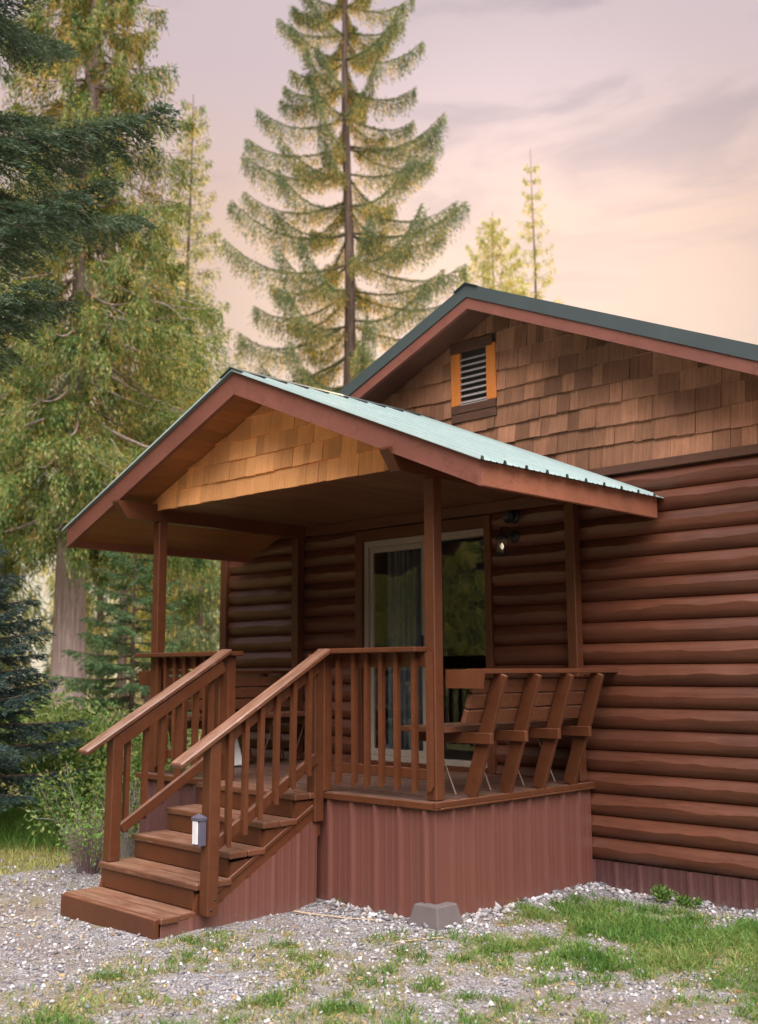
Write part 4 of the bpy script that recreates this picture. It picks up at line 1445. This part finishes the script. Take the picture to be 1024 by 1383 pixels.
# near dark fir whose branches reach in from the left: needled twigs
def fir(seed, H, crown0, Rb, nbr, trunk_r, prof, droop, upturn, twigs=34, needle=.032, nper=26, slope=-.1, vary=.75):
    g = np.random.default_rng(seed)
    tb = MB(); tb.tube([(0, 0, z) for z in np.linspace(0, H, 10)], [max(.01, trunk_r * (1 - z / H)) for z in np.linspace(0, H, 10)], 10)
    C = []; Dn = []
    for b_ in range(nbr):
        u = (b_ + g.random()) / nbr; z = crown0 + (H - crown0) * u * .98
        az = b_ * 2.39996 + g.uniform(-.4, .4)
        Lb = Rb * prof(u) * g.uniform(vary, 1.12)
        if Lb < .1: continue
        dh = np.array([math.cos(az), math.sin(az), 0]); pp = np.array([-dh[1], dh[0], 0])
        s0 = slope + .35 * u + g.uniform(-.08, .08)
        pt = lambda t_: np.array([0, 0, z]) + dh * Lb * t_ + np.array([0, 0, 1.]) * Lb * (s0 * t_ - droop * t_ + upturn * t_ ** 2)
        tt = np.linspace(0, 1, 7)
        tb.tube([tuple(pt(q)) for q in tt], [max(.004, .03 * (Lb / Rb) * (1 - .88 * q)) for q in tt], 5, cap=False)
        nt_ = int(twigs * Lb) + 4
        for k in range(nt_):
            t0 = .12 + .88 * (k + g.random()) / nt_
            sd = 1 if k % 2 else -1
            lt = Lb * .34 * (1.08 - t0) ** .7 * g.uniform(.6, 1.15) + .05
            p0 = pt(t0)
            d0 = dh * .75 + pp * sd * g.uniform(.55, 1.0) + np.array([0, 0, g.uniform(-.35, .1)])
            if k % 7 == 0: d0 = dh + pp * g.uniform(-.3, .3)
            d0 = d0 / np.linalg.norm(d0)
            m_ = int(nper * lt / .12) + 4
            s_ = g.random(m_)
            side2 = np.cross(d0, [0, 0, 1.])
            # side twiglets fan out of each twig, tips droop
            off = (g.random(m_) - .5) * lt * .55 * np.sin(s_ * 2.6 + .3)
            P = p0[None] + d0[None] * (s_ * lt)[:, None] + side2[None] * off[:, None] - np.array([0, 0, 1.])[None] * ((s_ ** 2) * lt * .30 + np.abs(off) * .25)[:, None]
            dn = d0[None] * g.uniform(.4, 1.0, m_)[:, None] + side2[None] * (np.sign(off) * g.uniform(.3, .9, m_))[:, None] + np.array([0, 0, 1.])[None] * g.uniform(-.55, .35, m_)[:, None]
            C.append(P); Dn.append(dn)
    C = np.concatenate(C); Dn = np.concatenate(Dn); n = len(C)
    v, f = leaf_quads(C, Dn, needle * g.uniform(.7, 1.5, n), needle * g.uniform(.16, .30, n), g)
    return tb, [(v, f, 0)]


prof_fir = lambda u: (1 - u) ** .75
plant_tree('fir_tree', 'dark fir reaching into the upper left corner with its shaded boughs', 'tree', (-4.86, -1.87, GZ), None,
           fir(31, 16.0, 4.6, 2.55, 74, .20, lambda u: (1 - u) ** .6, .20, .30, twigs=30, needle=.050, nper=44, vary=.28), [M_DARK], M_BARK, rot=.5)
plant_tree('fir_sapling', 'bluish dark fir sapling at the left edge before the cedar trunk', 'tree', (-5.55, -.50, GZ), None,
           fir(37, 3.1, .50, 1.10, 64, .05, lambda u: (1 - u) ** .7, .05, .10, twigs=30, needle=.05, nper=24), [M_BLUE], M_BARK)
plant_tree('fir_sapling', 'young green fir growing right of the cedar trunk', 'tree', (-11.3, 5.1, -.75), None,
           fir(41, 4.6, .5, 1.5, 60, .06, lambda u: (1 - u) ** .7, .05, .12, twigs=16, needle=.07, nper=18), [M_YOUNG], M_BARK)

# woods behind: three kinds, copied
kinds = []
for i, (sd, H, c0, Rb, nb_, sp, mm, cm) in enumerate(((51, 15, 2.5, 2.4, 62, 20, .5, [M_BGL, M_PALE]), (52, 17, 6.0, 2.0, 50, 18, .35, [M_BGL, M_GOLD]), (53, 11, .8, 2.2, 62, 22, .3, [M_SPR, M_BGL]))):
    kinds.append((sd, H, c0, Rb, nb_, sp, mm, cm))
BG = [(-27.8, 18.3, 0, 1.0), (-19.3, 12.6, 2, .62), (-23.5, 14.0, 1, .95), (-31, 19, 1, 1.0), (-24.8, 17.2, 2, .8), (-34, 22, 0, 1.1), (-21, 11.2, 1, .8), (-28, 15, 0, .9),
      (-22.5, 8.2, 2, .9), (-27, 9.5, 0, 1.0), (-33, 14, 1, 1.05), (-36, 19, 0, 1.0), (-24, 5, 1, .9), (-30, 6.5, 0, 1.0), (-38, 26, 1, 1.1), (-42, 27, 0, 1.2), (-18.5, 3.8, 2, .7), (-40, 14, 0, 1.2), (-33, 3, 1, 1.1), (-25, 12.3, 2, .6), (-37, 23, 2, 1.0)]
RF = [(-13, -11, 0, .8), (-17, -9.5, 1, .9), (-16, -15, 2, 1.0), (-22, -13, 0, 1.0), (-11, -15, 1, .9), (-20, -19, 0, 1.1), (-15.5, -6.5, 2, .8), (-24, -8, 1, 1.1)]
klab = ['pale yellow green conifer standing in the woods behind the porch', 'bare trunked conifer standing in the woods behind the porch', 'low bushy conifer standing in the woods behind the porch']
rlab = ['pale conifer across the clearing, mirrored in the glass door', 'bare trunked conifer across the clearing, mirrored in the glass door', 'bushy conifer across the clearing, mirrored in the glass door']
protos = {}
for lst, labs, grp in ((BG, klab, 'trees in the woods behind the porch'), (RF, rlab, 'trees across the clearing')):
    for (x, y, k, s_) in lst:
        if k not in protos:
            sd, H, c0, Rb, nb_, sp, mm, cm = kinds[k]
            T = plant_tree('forest_tree', labs[k], 'tree', (x, y, -.6), grp, conifer(sd, H, c0, Rb, prof_spruce, nb_, .28, .25, .17, sp, .55, .24, mm, lean=.2, spread=.33), cm, M_BARK)
            protos[k] = T
        else:
            T = copy_tree(protos[k])
            T.location = (x, y, -.6)
        T['label'] = labs[k] + ''
        T['group'] = grp
        T.scale = (s_, s_, s_)
        T.rotation_euler = (0, 0, rnd.uniform(0, 6.28))


# ------------------------------------------------------------------ bushes
def bush(name, label, loc, rx, ry, h, n, mat, seed, leaf=.05, stems=24, cat='bush', stem_m=None, stem_r=.006, lf_top=True):
    g = np.random.default_rng(seed)
    T = thing(name, label, cat, loc)
    tips = []
    q = MB()
    for k in range(stems):
        a = g.uniform(0, 6.28); r = g.random() ** .5
        top = np.array([math.cos(a) * r * rx, math.sin(a) * r * ry, h * g.uniform(.55, 1.0) * (1 - .45 * r * r)])
        base = top * np.array([.25, .25, 0])
        pts = [tuple(base + (top - base) * u + np.array([0, 0, h * .12 * math.sin(u * 3.14)]) + g.standard_normal(3) * .02 * (u > 0)) for u in np.linspace(0, 1, 5)]
        q.tube(pts, [stem_r * (1 - .18 * i) for i in range(5)], 5, cap=False)
        tips.append((base, top))
    q.build('stems', stem_m or M_TWIG).parent = T
    # lumps of leaves gathered about the stems
    kk = g.integers(0, stems, n); u = g.random(n) ** .55
    B = np.array([t_[0] for t_ in tips])[kk]; E_ = np.array([t_[1] for t_ in tips])[kk]
    P = B + (E_ - B) * u[:, None]
    P[:, 2] += h * .12 * np.sin(u * 3.14)
    P += g.standard_normal((n, 3)) * np.array([rx, ry, h]) * .10
    P[:, 2] = np.clip(P[:, 2], .02, None)
    d = (P - np.array([0, 0, h * .3])) + g.standard_normal((n, 3)) * .5 * max(rx, h)
    v, f = leaf_quads(P, d, leaf * g.uniform(.6, 1.5, n), leaf * g.uniform(.35, .7, n), g)
    np_obj('leaves', [(v, f, 0)], [mat], T)
    return T


bush('bush', 'large leafy green bush left of the stair handrail', (-6.0, .75, GZ), 1.25, 0.95, 1.3, 15000, M_BUSH, 61, .06, 46)
bush('bush', 'yellowing bush at the left edge beneath the fir sapling', (-6.7, -.35, GZ), .8, .6, .75, 5000, M_BGL, 62, .05, 30)
bush('bush', 'taller brushy bush in front of the cedar trunk', (-7.9, 2.6, GZ), 1.5, 1.1, 1.25, 9000, M_BUSH, 63, .06, 46)
bush('bush', 'shrub with grey stems close behind the left stair post', (-4.4, .1, GZ), .8, .6, .95, 3500, M_BUSH, 64, .045, 40)
bush('bush', 'green thicket standing at the foot of the woods', (-12.5, 3.2, GZ), 2.0, 1.5, 1.7, 8000, M_BUSH, 65, .09, 40)
M_PURP = plain('purple_brown_stem', (.15, .095, .10), rough=.8)
bush('twiggy_shrub', 'small twiggy shrub with purple brown stems beside the bottom step', (-3.35, -.55, GZ), .33, .27, .62, 500, M_WEED, 66, .035, 110, 'shrub', M_PURP, .003)
bush('twiggy_shrub', 'grey bare stemmed shrub just behind the left handrail', (-3.75, .05, GZ), .45, .35, .95, 700, M_BUSH, 67, .035, 80, 'shrub', M_TWIG, .003)
# long grass under the big bush
gr = np.random.default_rng(71)
N = 16000
px = gr.normal(-6.3, .75, N); py = gr.normal(.45, .40, N)
o = grass_mesh('long_grass', px, py, .12 + .28 * gr.random(N), gr, M_WEED, .35)
tag(o, 'long green grass along the foot of the big bush', 'grass', kind='stuff')
# weeds by the wall
for k, (x, y, h_, lab) in enumerate(((.72, 1.62, .10, 'low weed with a dry stalk growing against the plum metal skirt'), (.93, 1.60, .07, 'leafy weed growing just right of the dry stalked weed'))):
    bush('weed', lab, (x, y, GZ + .01), .11, .07, h_, 260, M_GRASS, 80 + k, .03, 16, 'weed', M_GRASS, .002)

# fallen leaves and bits of litter on the ground
gl_ = np.random.default_rng(91)
N = 1500
px = gl_.uniform(-4.5, 3.2, N); py = gl_.uniform(-3.8, 1.75, N)
k_ = ~blocked(px, py) & (fbm(px * 1.1, py * 1.1, 55) > .42); px, py = px[k_], py[k_]; n = len(px)
c = np.stack([px, py, ground_z(px, py) + .012], -1)
d = np.stack([gl_.standard_normal(n), gl_.standard_normal(n), gl_.uniform(-.1, .25, n)], -1)
v, f = leaf_quads(c, d, .015 + .025 * gl_.random(n), .008 + .014 * gl_.random(n), gl_, .25)
M_LITTER = foliage('leaf_litter', [(.10, .05, .025), (.20, .11, .05), (.34, .20, .08), (.42, .30, .12), (.30, .13, .06)], .15)
tag(np_obj('leaf_litter', [(v, f, 0)], [M_LITTER]), 'small brown and yellow fallen leaves scattered over the gravel', 'leaf litter', kind='stuff')
